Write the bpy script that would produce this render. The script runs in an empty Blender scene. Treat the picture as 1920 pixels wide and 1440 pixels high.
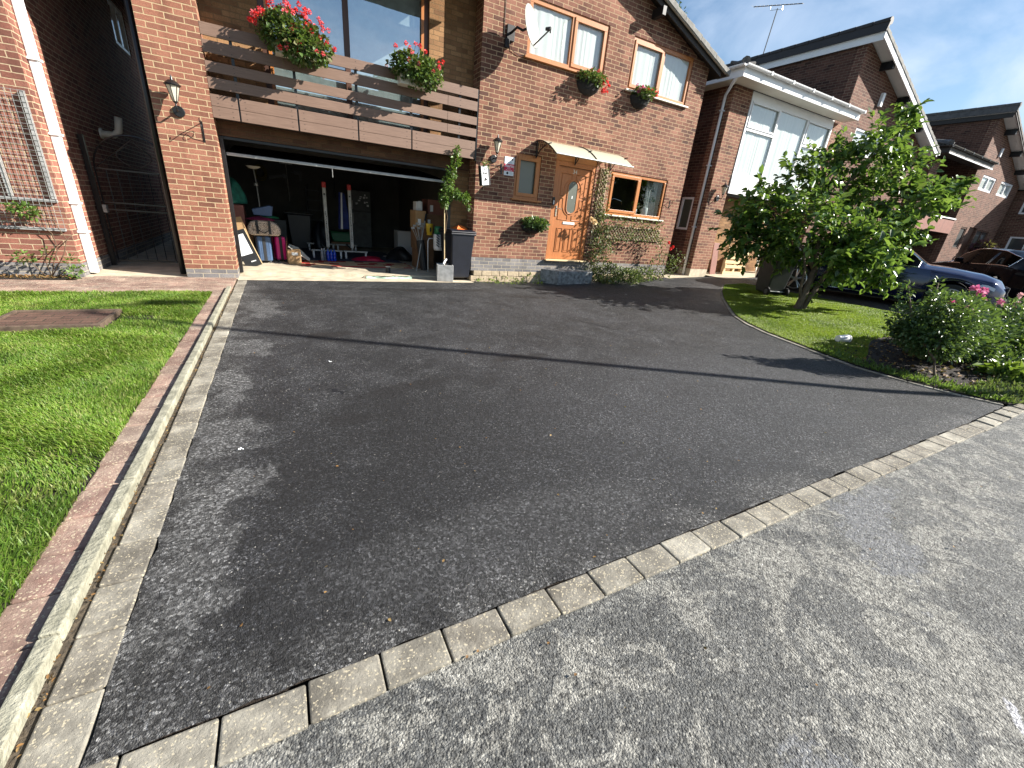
import bpy, bmesh, math, random
import numpy as np
from mathutils import Vector, Matrix
rad = math.radians
# ------------------------------------------------------------------ camera, sky, sun, exposure
S = bpy.context.scene
COL = S.collection
cd = bpy.data.cameras.new('Camera'); cam = bpy.data.objects.new('Camera', cd); COL.objects.link(cam)
cd.sensor_width = 36; cd.lens = 14.435; cd.clip_start = 0.05; cd.clip_end = 900
r_, u_, f_ = Vector((.882804, -.461317, .088568)), Vector((.102111, .372497, .922399)), Vector((.458509, .805253, -.375947))
cam.matrix_world = Matrix(((r_.x, u_.x, -f_.x, 0), (r_.y, u_.y, -f_.y, 0), (r_.z, u_.z, -f_.z, 1.42), (0, 0, 0, 1)))
S.camera = cam
SUN_AZ, SUN_EL = 150.5, 30.5
sd = Vector((math.cos(rad(SUN_EL)) * math.cos(rad(SUN_AZ)), math.cos(rad(SUN_EL)) * math.sin(rad(SUN_AZ)), -math.sin(rad(SUN_EL))))
sl = bpy.data.lights.new('Sun', 'SUN'); sun = bpy.data.objects.new('Sun', sl); COL.objects.link(sun)
sl.energy = 5.0; sl.angle = rad(.4); sl.color = (1, .945, .86)
sun.rotation_euler = sd.to_track_quat('-Z', 'Y').to_euler(); sun.location = (30, -18, 22)
W = bpy.data.worlds.new('World'); S.world = W; W.use_nodes = True
wn, wl = W.node_tree.nodes, W.node_tree.links
bg = wn['Background']; bg.inputs[1].default_value = .056
sky = wn.new('ShaderNodeTexSky'); sky.sky_type = 'NISHITA'; sky.sun_disc = False
sky.sun_elevation = rad(SUN_EL); sky.sun_rotation = math.atan2(-sd.x, -sd.y)
sky.air_density = 1.25; sky.dust_density = .3; sky.ozone_density = 3.5
tc = wn.new('ShaderNodeTexCoord'); mp = wn.new('ShaderNodeMapping'); mp.inputs['Scale'].default_value = (1.1, 2.4, 5.0); mp.inputs['Rotation'].default_value = (.15, .1, .5)
n1 = wn.new('ShaderNodeTexNoise'); n1.inputs['Scale'].default_value = 1.5; n1.inputs['Detail'].default_value = 7; n1.inputs['Roughness'].default_value = .55; n1.inputs['Distortion'].default_value = .6
cr = wn.new('ShaderNodeValToRGB'); cr.color_ramp.elements[0].position = .45; cr.color_ramp.elements[1].position = .70
cr.color_ramp.elements[1].color = (.75, .75, .75, 1)
mx = wn.new('ShaderNodeMix'); mx.data_type = 'RGBA'; mx.inputs['B'].default_value = (6.0, 6.9, 8.4, 1)
wl.new(tc.outputs['Generated'], mp.inputs[0]); wl.new(mp.outputs[0], n1.inputs['Vector']); wl.new(n1.outputs[0], cr.inputs[0])
wl.new(cr.outputs[0], mx.inputs['Factor']); wl.new(sky.outputs[0], mx.inputs['A']); wl.new(mx.outputs['Result'], bg.inputs[0])
S.view_settings.view_transform = 'Standard'; S.view_settings.look = 'None'; S.view_settings.exposure = 1.42; S.view_settings.gamma = 1
S.render.engine = 'CYCLES'
random.seed(7); RNG = np.random.default_rng(7)

# ------------------------------------------------------------------ materials
def nm(name):
    m = bpy.data.materials.new(name); m.use_nodes = True
    nt = m.node_tree; b = nt.nodes['Principled BSDF']
    return m, nt.nodes, nt.links, b
def noise(N, L, scale, detail=4, rough=.55, coord='Object', vec=None, dist=0):
    n = N.new('ShaderNodeTexNoise'); n.inputs['Scale'].default_value = scale; n.inputs['Detail'].default_value = detail
    n.inputs['Roughness'].default_value = rough; n.inputs['Distortion'].default_value = dist
    if vec is None:
        t = N.new('ShaderNodeTexCoord'); vec = t.outputs[coord]
    L.new(vec, n.inputs['Vector']); return n.outputs[0]
def ramp(N, L, fac, stops, interp='LINEAR'):
    r = N.new('ShaderNodeValToRGB'); e = r.color_ramp.elements; r.color_ramp.interpolation = interp
    while len(e) < len(stops): e.new(.5)
    for k, (p, c) in enumerate(stops):
        e[k].position = p
        e[k].color = (c, c, c, 1) if isinstance(c, (int, float)) else (*c, 1)
    L.new(fac, r.inputs[0]); return r.outputs[0]
def mixc(N, L, fac, a, b, mode='MIX'):
    m = N.new('ShaderNodeMix'); m.data_type = 'RGBA'; m.blend_type = mode
    for k, v in (('Factor', fac), ('A', a), ('B', b)):
        if hasattr(v, 'links'): L.new(v, m.inputs[k])
        elif k == 'Factor': m.inputs[k].default_value = v
        else: m.inputs[k].default_value = (*v, 1)
    return m.outputs['Result']
def bump(N, L, b, h, strength=.3, dist=.01):
    n = N.new('ShaderNodeBump'); n.inputs['Strength'].default_value = strength; n.inputs['Distance'].default_value = dist
    L.new(h, n.inputs['Height']); L.new(n.outputs[0], b.inputs['Normal'])
def pm(name, col, rough=.6, metal=0, var=.18, scale=6, bs=0, bd=.003, bscale=60, col2=None, spec=.5, stretch=None):
    m, N, L, b = nm(name)
    vec = None
    if stretch:
        t = N.new('ShaderNodeTexCoord'); p = N.new('ShaderNodeMapping'); p.inputs['Scale'].default_value = stretch
        L.new(t.outputs['Object'], p.inputs[0]); vec = p.outputs[0]
    n = noise(N, L, scale, 5, .6, vec=vec)
    c2 = col2 or tuple(c * (1 - 2 * var) for c in col)
    c = ramp(N, L, n, [(.32, c2), (.68, col)])
    L.new(c, b.inputs['Base Color']); b.inputs['Roughness'].default_value = rough; b.inputs['Metallic'].default_value = metal
    b.inputs['Specular IOR Level'].default_value = spec
    if bs: bump(N, L, b, noise(N, L, bscale, 4, .6, vec=vec), bs, bd)
    return m
def brick(name, stops, mortar, bw=.225, rh=.075, ms=.0065, bd=.006, off=(0, 0), stain=.25, rough=.85):
    m, N, L, b = nm(name)
    uv = N.new('ShaderNodeUVMap'); mp = N.new('ShaderNodeMapping'); mp.inputs['Location'].default_value = (off[0], off[1], 0)
    L.new(uv.outputs[0], mp.inputs[0])
    nz = N.new('ShaderNodeTexNoise'); nz.inputs['Scale'].default_value = 22; nz.inputs['Detail'].default_value = 3; L.new(mp.outputs[0], nz.inputs['Vector'])
    sub = N.new('ShaderNodeVectorMath'); sub.operation = 'SUBTRACT'; sub.inputs[1].default_value = (.5, .5, .5); L.new(nz.outputs['Color'], sub.inputs[0])
    sc = N.new('ShaderNodeVectorMath'); sc.operation = 'SCALE'; sc.inputs['Scale'].default_value = .010; L.new(sub.outputs[0], sc.inputs[0])
    ad = N.new('ShaderNodeVectorMath'); ad.operation = 'ADD'; L.new(mp.outputs[0], ad.inputs[0]); L.new(sc.outputs[0], ad.inputs[1])
    br = N.new('ShaderNodeTexBrick'); br.offset = .5; L.new(ad.outputs[0], br.inputs['Vector'])
    br.inputs['Color1'].default_value = (0, 0, 0, 1); br.inputs['Color2'].default_value = (1, 1, 1, 1); br.inputs['Mortar'].default_value = (.5, .5, .5, 1)
    br.inputs['Scale'].default_value = 1; br.inputs['Mortar Size'].default_value = ms; br.inputs['Mortar Smooth'].default_value = .35
    br.inputs['Bias'].default_value = 0; br.inputs['Brick Width'].default_value = bw; br.inputs['Row Height'].default_value = rh
    c = ramp(N, L, br.outputs['Color'], stops)
    fine = noise(N, L, 55, 4, .65, vec=mp.outputs[0])
    c = mixc(N, L, ramp(N, L, fine, [(.35, .55), (.7, 0.0)]), c, tuple(x * .45 for x in stops[0][1]))
    big = noise(N, L, 1.1, 4, .6, vec=mp.outputs[0])
    c = mixc(N, L, ramp(N, L, big, [(.4, 0.0), (.7, stain)]), c, tuple(min(1, x * 1.5 + .03) for x in stops[-1][1]))
    mpv = N.new('ShaderNodeMapping'); mpv.inputs['Scale'].default_value = (2.2, .35, 1); L.new(uv.outputs[0], mpv.inputs[0])
    c = mixc(N, L, ramp(N, L, noise(N, L, 1.7, 5, .65, vec=mpv.outputs[0]), [(.50, 0.0), (.72, .5)]), c, tuple(x * .5 for x in stops[0][1]))
    mc = mixc(N, L, noise(N, L, 14, 4, .6, vec=mp.outputs[0]), tuple(x * .72 for x in mortar), mortar)
    L.new(mixc(N, L, br.outputs['Fac'], c, mc), b.inputs['Base Color'])
    b.inputs['Roughness'].default_value = rough; b.inputs['Specular IOR Level'].default_value = .25
    inv = N.new('ShaderNodeMath'); inv.operation = 'SUBTRACT'; inv.inputs[0].default_value = 1; L.new(br.outputs['Fac'], inv.inputs[1])
    h = N.new('ShaderNodeMath'); h.operation = 'MULTIPLY_ADD'; L.new(fine, h.inputs[0]); h.inputs[1].default_value = .6; L.new(inv.outputs[0], h.inputs[2])
    bump(N, L, b, h.outputs[0], .8, bd)
    return m
def math_(N, L, op, a, b_):
    n = N.new('ShaderNodeMath'); n.operation = op
    for k, v in enumerate((a, b_)):
        if hasattr(v, 'links'): L.new(v, n.inputs[k])
        else: n.inputs[k].default_value = v
    return n.outputs[0]
RED = [(0, (.082, .038, .029)), (.22, (.145, .061, .041)), (.55, (.222, .094, .060)), (.8, (.272, .120, .077)), (1, (.34, .165, .11))]
SHD = [(0, (.04, .018, .014)), (.3, (.075, .033, .024)), (.65, (.11, .047, .033)), (1, (.15, .07, .048))]
BUF = [(0, (.15, .075, .035)), (.4, (.26, .135, .058)), (1, (.38, .215, .10))]
BLU = [(0, (.12, .115, .12)), (.5, (.20, .19, .19)), (1, (.28, .26, .25))]
M = {}
M['brick'] = brick('red_brick', RED, (.50, .36, .22), ms=.0068)
M['brick_pillar'] = brick('warm_red_brick', [(0, (.155, .066, .044)), (.5, (.29, .118, .074)), (1, (.38, .168, .108))], (.54, .40, .24), ms=.0075)
M['brick_side'] = brick('red_brick_neighbour', [(0, (.15, .062, .046)), (.5, (.27, .105, .074)), (1, (.345, .15, .105))], (.52, .40, .26), ms=.0068)
M['brick_shaded'] = brick('shade_toned_brick', SHD, (.19, .14, .10))  # house brick darkened: shade of the side and recess walls put into the colour
M['brick_far'] = brick('far_brown_brick', [(0, (.075, .033, .025)), (.5, (.145, .062, .042)), (1, (.21, .10, .07))], (.34, .26, .18))
M['brick_buff'] = brick('buff_brick', BUF, (.20, .13, .065), ms=.006)
M['brick_buff_shaded'] = brick('brown_shaded_brick', [(0, (.09, .042, .026)), (1, (.19, .095, .05))], (.14, .09, .05))  # darker copy of the buff brick, with the under-balcony shade in its colour
M['brick_blue'] = brick('grey_blue_brick', BLU, (.45, .39, .29))
M['plinth_render'] = pm('crumbling_render', (.50, .40, .27), .9, 0, .22, 9, .7, .012, 16)
M['tile'] = pm('roof_tile', (.10, .095, .09), .7, 0, .25, 8, .4, .004, 40)
M['tile_edge'] = pm('roof_tile_edge', (.24, .235, .215), .8, 0, .25, 9, .3, .004, 40)
M['white'] = pm('white_plastic', (.80, .80, .80), .35, 0, .04, 2)
M['offwhite'] = pm('cream_plastic', (.70, .67, .58), .5, 0, .06, 3)
M['black'] = pm('black_metal', (.012, .012, .013), .35, 0, .2, 8)
M['blackp'] = pm('black_plastic', (.02, .021, .024), .5, 0, .2, 8, .2, .002, 90)
M['navy'] = pm('dark_navy_plastic', (.010, .012, .020), .42, 0, .2, 5, .2, .002, 70)
M['soffit'] = pm('dark_timber_soffit', (.022, .017, .014), .6, 0, .2, 6)
M['fascia'] = pm('weathered_bargeboard', (.42, .39, .33), .6, 0, .15, 5)
M['brownframe'] = pm('dark_brown_frame', (.10, .045, .028), .45, 0, .2, 6, stretch=(1, 1, .15))
def wood(name, a, b_, rough=.38, stretch=(14, 14, .9), bs=.12):
    m, N, L, b = nm(name)
    t = N.new('ShaderNodeTexCoord'); p = N.new('ShaderNodeMapping'); p.inputs['Scale'].default_value = stretch; L.new(t.outputs['Object'], p.inputs[0])
    n = noise(N, L, 5, 6, .65, vec=p.outputs[0], dist=.4)
    c = ramp(N, L, n, [(.3, a), (.7, b_)])
    c = mixc(N, L, ramp(N, L, noise(N, L, 2.2, 3), [(.4, 0.0), (.7, .35)]), c, a)
    L.new(c, b.inputs['Base Color']); b.inputs['Roughness'].default_value = rough
    bump(N, L, b, n, bs, .003); return m
M['oak'] = wood('golden_oak', (.33, .115, .03), (.50, .20, .06))
M['oak_h'] = wood('golden_oak_rail', (.33, .12, .035), (.50, .21, .065), stretch=(.9, 14, 14))
M['oakdoor'] = wood('oak_door', (.33, .115, .038), (.48, .195, .075))
M['deck'] = wood('composite_board', (.145, .086, .060), (.225, .142, .102), .62, (.7, 16, 16), .25)
M['palewood'] = wood('pale_timber', (.55, .40, .20), (.72, .56, .33), .7, (1.2, 14, 14), .2)
M['trellis'] = wood('weathered_lattice', (.36, .27, .18), (.56, .46, .34), .8, (4, 4, 4), .2)
M['card'] = pm('cardboard', (.44, .27, .13), .8, 0, .12, 5, .1, .002, 50)
M['card_dark'] = pm('brown_cardboard', (.22, .12, .06), .8, 0, .15, 5)
M['steel'] = pm('brushed_steel', (.55, .55, .53), .3, 1, .1, 20)
M['alu'] = pm('dull_aluminium', (.42, .42, .40), .5, .4, .15, 12)
M['alu_pale'] = pm('white_painted_steel', (.72, .72, .72), .4, 0, .1, 12)
M['chrome'] = pm('chrome', (.75, .75, .76), .12, 1, .03, 5)
M['concrete'] = pm('pale_concrete', (.58, .50, .37), .85, 0, .2, 5, .5, .005, 40)
M['concrete_new'] = pm('planter_concrete', (.36, .36, .35), .8, 0, .2, 9, .5, .004, 45)
M['slate'] = pm('wet_dark_stone', (.065, .068, .070), .42, 0, .3, 14, .7, .006, 30, col2=(.30, .31, .31))
M['red'] = pm('red_plastic', (.60, .03, .03), .5, 0, .15, 6)
M['redbrown'] = pm('red_brown_panel', (.26, .10, .07), .6, 0, .15, 5)
M['pinkred'] = pm('crimson_nylon', (.55, .012, .06), .45, 0, .2, 8, .3, .01, 14)
M['pink'] = pm('hot_pink_shell', (.78, .02, .22), .3, 0, .1, 5)
M['blueshell'] = pm('steel_blue_shell', (.07, .12, .22), .28, 0, .15, 5)
M['teal'] = pm('teal_cloth', (.02, .20, .15), .7, 0, .3, 10, .5, .02, 9)
M['green'] = pm('green_plastic', (.015, .17, .07), .45, 0, .15, 6)
M['yellow'] = pm('yellow_plastic', (.62, .42, .03), .45, 0, .15, 6)
M['orange'] = pm('orange_cloth', (.75, .16, .02), .6, 0, .2, 14, .5, .02, 20)
M['magenta'] = pm('magenta_cloth', (.22, .01, .06), .7, 0, .25, 12)
M['bluecloth'] = pm('royal_blue_cloth', (.03, .05, .24), .8, 0, .2, 8, .4, .01, 16)
M['hose'] = pm('pale_green_cloth', (.42, .58, .45), .6, 0, .15, 10, .4, .01, 20)
M['bluebox'] = pm('blue_plastic_sheet', (.05, .10, .22), .3, 0, .15, 6)
M['carpet'] = pm('blue_grey_carpet', (.065, .075, .115), .95, 0, .25, 12, .5, .004, 160)
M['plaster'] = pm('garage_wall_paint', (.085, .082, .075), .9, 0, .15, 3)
M['binside'] = pm('black_bin_side', (.030, .034, .036), .5, 0, .2, 8)
M['greybin'] = pm('grey_plastic_side', (.11, .118, .12), .55, 0, .2, 8, .2, .002, 90)
M['bark'] = pm('bark', (.17, .125, .08), .9, 0, .3, 9, .9, .012, 22, col2=(.06, .048, .036), stretch=(3, 3, .8))
M['stemgreen'] = pm('green_stem', (.12, .15, .05), .7, 0, .25, 12)
M['stembrown'] = pm('brown_stem', (.13, .08, .045), .8, 0, .25, 12)
M['soil'] = pm('soil', (.030, .021, .015), .95, 0, .3, 14, 1, .03, 30, col2=(.010, .007, .006))
M['rubber'] = pm('tyre_rubber', (.012, .012, .012), .7, 0, .2, 6)
M['alloy'] = pm('alloy_rim', (.55, .56, .57), .28, .9, .1, 6)
M['carblack'] = pm('black_car_paint', (.006, .006, .008), .08, 0, .1, 3)
M['carblue'] = pm('metallic_blue_paint', (.004, .009, .055), .12, .3, .1, 3)
M['carblue'].node_tree.nodes['Principled BSDF'].inputs['Coat Weight'].default_value = .7
M['carblack'].node_tree.nodes['Principled BSDF'].inputs['Specular IOR Level'].default_value = .04
M['plantpot'] = pm('dark_basket', (.016, .016, .018), .8, 0, .3, 20, .6, .01, 30)
M['canopy'] = None
def glassy(name, tint, rough, mixf, base=None):
    """thin pane: partly mirror, partly clear (or a flat dark base)"""
    m, N, L, b = nm(name); out = N['Material Output']
    g = N.new('ShaderNodeBsdfGlossy'); g.inputs['Roughness'].default_value = rough; g.inputs['Color'].default_value = (.95, .97, 1, 1)
    t = N.new('ShaderNodeBsdfTransparent'); t.inputs[0].default_value = (*tint, 1)
    lw = N.new('ShaderNodeFresnel'); gm = N.new('ShaderNodeNewGeometry'); ior = 1 / (1 - mixf)
    mr = N.new('ShaderNodeMapRange'); mr.inputs[3].default_value = ior; mr.inputs[4].default_value = 1 / ior; L.new(gm.outputs['Backfacing'], mr.inputs[0]); L.new(mr.outputs[0], lw.inputs['IOR'])
    x = N.new('ShaderNodeMixShader'); L.new(lw.outputs[0], x.inputs[0])
    nn = noise(N, L, 1.6, 2, .5); bp = N.new('ShaderNodeBump'); bp.inputs['Strength'].default_value = .12; bp.inputs['Distance'].default_value = .02
    L.new(nn, bp.inputs['Height']); L.new(bp.outputs[0], g.inputs['Normal'])
    if base is not None:
        L.new(b.outputs[0], x.inputs[1]); b.inputs['Base Color'].default_value = (*base, 1); b.inputs['Roughness'].default_value = .5
    else: L.new(t.outputs[0], x.inputs[1])
    L.new(g.outputs[0], x.inputs[2]); L.new(x.outputs[0], out.inputs[0]); return m
M['glass'] = glassy('window_glass', (.95, .98, .97), .01, .47)
M['glass_dark'] = glassy('clear_glass', (.55, .6, .6), .01, .33)
M['glass_far'] = glassy('dark_far_glass', (0, 0, 0), .02, .33, base=(.03, .035, .035))
M['glass_mirror'] = glassy('patio_glass', (.9, .95, .95), .008, .80)
M['glass_car'] = glassy('car_glass', (.04, .05, .05), .03, .12)
M['glass_frost'] = glassy('frosted_glass', (.1, .1, .1), .25, .35, base=(.075, .085, .065))
def translucent(name, col, rough=.4, tr=.4, alpha=1):
    m, N, L, b = nm(name); out = N['Material Output']
    b.inputs['Base Color'].default_value = (*col, 1); b.inputs['Roughness'].default_value = rough
    t = N.new('ShaderNodeBsdfTranslucent'); t.inputs[0].default_value = (*col, 1)
    x = N.new('ShaderNodeMixShader'); x.inputs[0].default_value = tr
    L.new(b.outputs[0], x.inputs[1]); L.new(t.outputs[0], x.inputs[2]); L.new(x.outputs[0], out.inputs[0]); return m
M['canopy'] = translucent('frosted_canopy_sheet', (.72, .68, .52), .25, .35)
M['lampglass'] = translucent('lantern_glass', (.85, .80, .66), .2, .4)
M['curtain'] = translucent('net_curtain', (.80, .82, .80), .9, .3)
M['bottle'] = pm('blue_bottle', (.01, .06, .55), .1, 0, .2, 20)
M['clearbottle'] = pm('clear_bottle', (.25, .28, .32), .08, 0, .2, 20)
def leafmat(name, cols, rough=.38, tr=.28, yellow=None):
    m, N, L, b = nm(name); out = N['Material Output']
    g = N.new('ShaderNodeNewGeometry')
    c = ramp(N, L, g.outputs['Random Per Island'], [(i / (len(cols) - 1), k) for i, k in enumerate(cols)])
    if 'grass' in name:
        c = mixc(N, L, ramp(N, L, noise(N, L, 1.6, 5, .7), [(.42, 0.0), (.62, .6)]), c, (.055, .13, .012)); c = mixc(N, L, ramp(N, L, noise(N, L, 2.7, 6, .75, dist=1), [(.55, 0.0), (.66, .55)]), c, (.34, .34, .10))
    L.new(c, b.inputs['Base Color']); b.inputs['Roughness'].default_value = rough; b.inputs['Specular IOR Level'].default_value = .5
    t = N.new('ShaderNodeBsdfTranslucent')
    br = mixc(N, L, .5, c, (.20, .30, .03)); L.new(br, t.inputs[0])
    x = N.new('ShaderNodeMixShader'); x.inputs[0].default_value = tr
    L.new(b.outputs[0], x.inputs[1]); L.new(t.outputs[0], x.inputs[2]); L.new(x.outputs[0], out.inputs[0]); return m
M['leaf_tree'] = leafmat('magnolia_leaf', [(.025, .062, .016), (.048, .11, .024), (.08, .17, .035), (.13, .23, .045), (.20, .28, .06)], .3, .40)
M['leaf_shrub'] = leafmat('shrub_leaf', [(.022, .055, .02), (.045, .095, .032), (.07, .13, .045), (.12, .18, .075)], .33, .32)
M['leaf_lime'] = leafmat('lime_leaf', [(.09, .16, .02), (.16, .24, .03), (.24, .30, .05)], .45, .35)
M['leaf_ger'] = leafmat('geranium_leaf', [(.035, .08, .02), (.07, .13, .03), (.10, .17, .04), (.19, .17, .08)], .5, .3)
M['leaf_vine'] = leafmat('vine_leaf', [(.05, .10, .02), (.10, .18, .03), (.16, .25, .06)], .4, .4)
M['leaf_rose'] = leafmat('rose_leaf', [(.05, .07, .03), (.08, .12, .04), (.14, .17, .06), (.22, .21, .11)], .5, .3)
M['leaf_dry'] = leafmat('dry_leaf', [(.12, .06, .02), (.25, .13, .04), (.30, .22, .09)], .7, .2)
M['leaf_far'] = leafmat('far_leaf', [(.05, .08, .03), (.09, .13, .05)], .6, .3)
M['petal_red'] = leafmat('red_petal', [(.70, .02, .02), (.80, .05, .04), (.85, .10, .10)], .6, .3)
M['petal_coral'] = leafmat('coral_petal', [(.80, .05, .05), (.85, .16, .18), (.85, .25, .32)], .6, .3)
M['petal_pink'] = leafmat('pink_petal', [(.62, .07, .24), (.70, .22, .40), (.78, .40, .5)], .6, .3)
M['petal_pale'] = leafmat('pale_pink_petal', [(.70, .38, .42), (.80, .52, .52), (.85, .65, .6)], .6, .3)
M['petal_cream'] = leafmat('cream_petal', [(.75, .58, .32), (.85, .72, .48)], .6, .3)
for k in ('petal_red', 'petal_coral', 'petal_pink', 'petal_pale', 'petal_cream'):
    for n in M[k].node_tree.nodes:
        if n.type == 'MIX': n.inputs['Factor'].default_value = 0
M['grass'] = leafmat('grass_blade', [(.10, .20, .018), (.15, .28, .022), (.20, .34, .032), (.27, .38, .06), (.42, .40, .16)], .5, .45)
M['grass_dry'] = leafmat('mown_grass_blade', [(.18, .27, .02), (.27, .37, .03), (.38, .43, .09)], .55, .45)

def ell(N, L, X, Y, cx, cy, rx, ry, ang, wob, soft=.35):
    """soft-edged irregular patch in ground coordinates"""
    ca, sa = math.cos(ang), math.sin(ang)
    dx = math_(N, L, 'SUBTRACT', X, cx); dy = math_(N, L, 'SUBTRACT', Y, cy)
    u = math_(N, L, 'ADD', math_(N, L, 'MULTIPLY', dx, ca / rx), math_(N, L, 'MULTIPLY', dy, sa / rx))
    v = math_(N, L, 'ADD', math_(N, L, 'MULTIPLY', dx, -sa / ry), math_(N, L, 'MULTIPLY', dy, ca / ry))
    d = math_(N, L, 'ADD', math_(N, L, 'MULTIPLY', u, u), math_(N, L, 'MULTIPLY', v, v)); d = math_(N, L, 'ADD', d, wob)
    m = N.new('ShaderNodeMapRange'); m.inputs[1].default_value = 1 - soft; m.inputs[2].default_value = 1 + soft; m.inputs[3].default_value = 1; m.inputs[4].default_value = 0; L.new(d, m.inputs[0]); return m.outputs[0]
def asphalt(name, kind):
    m, N, L, b = nm(name)
    t = N.new('ShaderNodeTexCoord'); V = t.outputs['Object']; sx = N.new('ShaderNodeSeparateXYZ'); L.new(V, sx.inputs[0]); X, Y = sx.outputs[0], sx.outputs[1]
    v = N.new('ShaderNodeTexVoronoi'); v.inputs['Scale'].default_value = 210 if kind == 'drive' else 150; L.new(V, v.inputs['Vector'])
    v2 = N.new('ShaderNodeTexVoronoi'); v2.inputs['Scale'].default_value = 85; L.new(V, v2.inputs['Vector'])
    fine = noise(N, L, 330, 3, .7, vec=V); mid = noise(N, L, 30, 6, .75, vec=V); big = noise(N, L, .8, 6, .66, vec=V, dist=.5); big2 = noise(N, L, 2.6, 7, .72, vec=V, dist=.4)
    sp = N.new('ShaderNodeSeparateColor'); L.new(v.outputs['Color'], sp.inputs[0]); s2 = N.new('ShaderNodeSeparateColor'); L.new(v2.outputs['Color'], s2.inputs[0])
    wob = math_(N, L, 'MULTIPLY', math_(N, L, 'SUBTRACT', noise(N, L, 5, 6, .7, vec=V), .5), 7.5)
    if kind == 'drive':
        base = ramp(N, L, big, [(.36, (.0080, .0086, .0110)), (.46, (.013, .0137, .0165)), (.56, (.024, .0248, .029)), (.66, (.046, .047, .052))])
        base = mixc(N, L, ramp(N, L, big2, [(.50, 0.0), (.66, .6)]), base, (.066, .067, .070))
        base = mixc(N, L, ramp(N, L, mid, [(.38, .6), (.62, 0.0)]), base, (.008, .008, .009))
        speck = ramp(N, L, math_(N, L, 'MULTIPLY', sp.outputs[0], math_(N, L, 'ADD', big2, .45)), [(.72, 0.0), (.95, .8)])
        c = mixc(N, L, speck, base, (.15, .15, .155))
        speck2 = ramp(N, L, sp.outputs[2], [(.985, 0.0), (1, 1.0)]); c = mixc(N, L, speck2, c, (.40, .38, .33))
        st = ramp(N, L, noise(N, L, 1.5, 7, .78, vec=V, dist=1.2), [(.60, 0.0), (.67, .8)]); c = mixc(N, L, st, c, (.011, .009, .008))
        for e in ((.75, 3.2, .35, .10, .25), (.30, 2.75, .22, .09, .1), (2.2, 3.7, .30, .10, 0), (.35, 4.9, .28, .1, .2), (2.6, 7.6, .9, .13, 0), (4.2, 6.9, .5, .10, -.2), (1.6, 7.7, .6, .10, 0)):
            c = mixc(N, L, math_(N, L, 'MULTIPLY', ell(N, L, X, Y, *e, wob), .8), c, (.009, .007, .007))
        big3 = math_(N, L, 'MULTIPLY', math_(N, L, 'SUBTRACT', big2, .5), 3.0)
        c = mixc(N, L, math_(N, L, 'MULTIPLY', ell(N, L, X, Y, .75, 2.35, 1.25, 1.0, .3, big3, .7), .62), c, (.010, .0105, .012))
        c = mixc(N, L, math_(N, L, 'MULTIPLY', ell(N, L, X, Y, .1, 1.35, .55, .28, .1, big3, .6), .5), c, (.010, .0105, .012))
        c = mixc(N, L, math_(N, L, 'MULTIPLY', ell(N, L, X, Y, 3.9, 2.2, 2.6, 1.0, .15, big3, .8), .50), c, (.060, .062, .068))
        c = mixc(N, L, math_(N, L, 'MULTIPLY', ell(N, L, X, Y, .9, 1.35, .9, .22, .0, big3, .5), .45), c, (.085, .086, .088))
        for e in ((-.42, 2.75, .20, .22, 0), (-.45, 1.75, .13, .5, 0), (-.45, 3.6, .10, .35, 0), (-.30, 2.2, .12, .15, 0), (-.35, 4.6, .16, .3, .1), (-.3, 6.3, .2, .5, 0)):
            c = mixc(N, L, math_(N, L, 'MULTIPLY', ell(N, L, X, Y, *e, wob, .5), .55), c, (.17, .17, .168))
        rv = .60
        ex = N.new('ShaderNodeMapRange'); ex.inputs[1].default_value = -.6; ex.inputs[2].default_value = -.28; ex.inputs[3].default_value = .8; ex.inputs[4].default_value = 0; L.new(X, ex.inputs[0])
        ey = N.new('ShaderNodeMapRange'); ey.inputs[1].default_value = 1.0; ey.inputs[2].default_value = 1.22; ey.inputs[3].default_value = .7; ey.inputs[4].default_value = 0; L.new(Y, ey.inputs[0])
        e = math_(N, L, 'MAXIMUM', ex.outputs[0], ey.outputs[0]); e = math_(N, L, 'MULTIPLY', e, ramp(N, L, big2, [(.38, 0.0), (.6, 1.0)])); e = math_(N, L, 'MULTIPLY', e, math_(N, L, 'ADD', sp.outputs[1], .2))
        c = mixc(N, L, e, c, (.17, .168, .16))
    else:
        base = ramp(N, L, big2, [(.32, (.085, .088, .088)), (.48, (.135, .138, .134)), (.62, (.20, .20, .19))])
        right = N.new('ShaderNodeMapRange'); right.inputs[1].default_value = 1.2; right.inputs[2].default_value = 3.6; L.new(X, right.inputs[0])
        base = mixc(N, L, math_(N, L, 'MULTIPLY', right.outputs[0], .5), base, (.20, .205, .20))
        lic = math_(N, L, 'ADD', noise(N, L, 3.6, 9, .74, vec=V, dist=1.1), math_(N, L, 'MULTIPLY', math_(N, L, 'SUBTRACT', big, .5), .5))
        base = mixc(N, L, ramp(N, L, lic, [(.512, 0.0), (.526, .9)]), base, (.37, .362, .325))
        base = mixc(N, L, ramp(N, L, noise(N, L, 2.1, 7, .74, vec=V, dist=1.5), [(.56, 0.0), (.60, .75)]), base, (.085, .088, .090))
        base = mixc(N, L, ramp(N, L, mid, [(.36, .55), (.55, 0.0)]), base, (.05, .05, .048))
        for e in ((2.78, .64, .46, .17, .75), (1.22, .10, .16, .12, .2), (3.05, .75, .3, .1, .2)):
            base = mixc(N, L, math_(N, L, 'MULTIPLY', ell(N, L, X, Y, *e, wob, .06), .88), base, (.20, .207, .218))
        base = mixc(N, L, math_(N, L, 'MULTIPLY', ell(N, L, X, Y, 2.05, -.09, .07, .02, .6, wob, .1), .9), base, (.72, .72, .76))
        c = mixc(N, L, ramp(N, L, sp.outputs[0], [(.6, 0.0), (1, .55)]), base, (.44, .43, .38))
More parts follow.
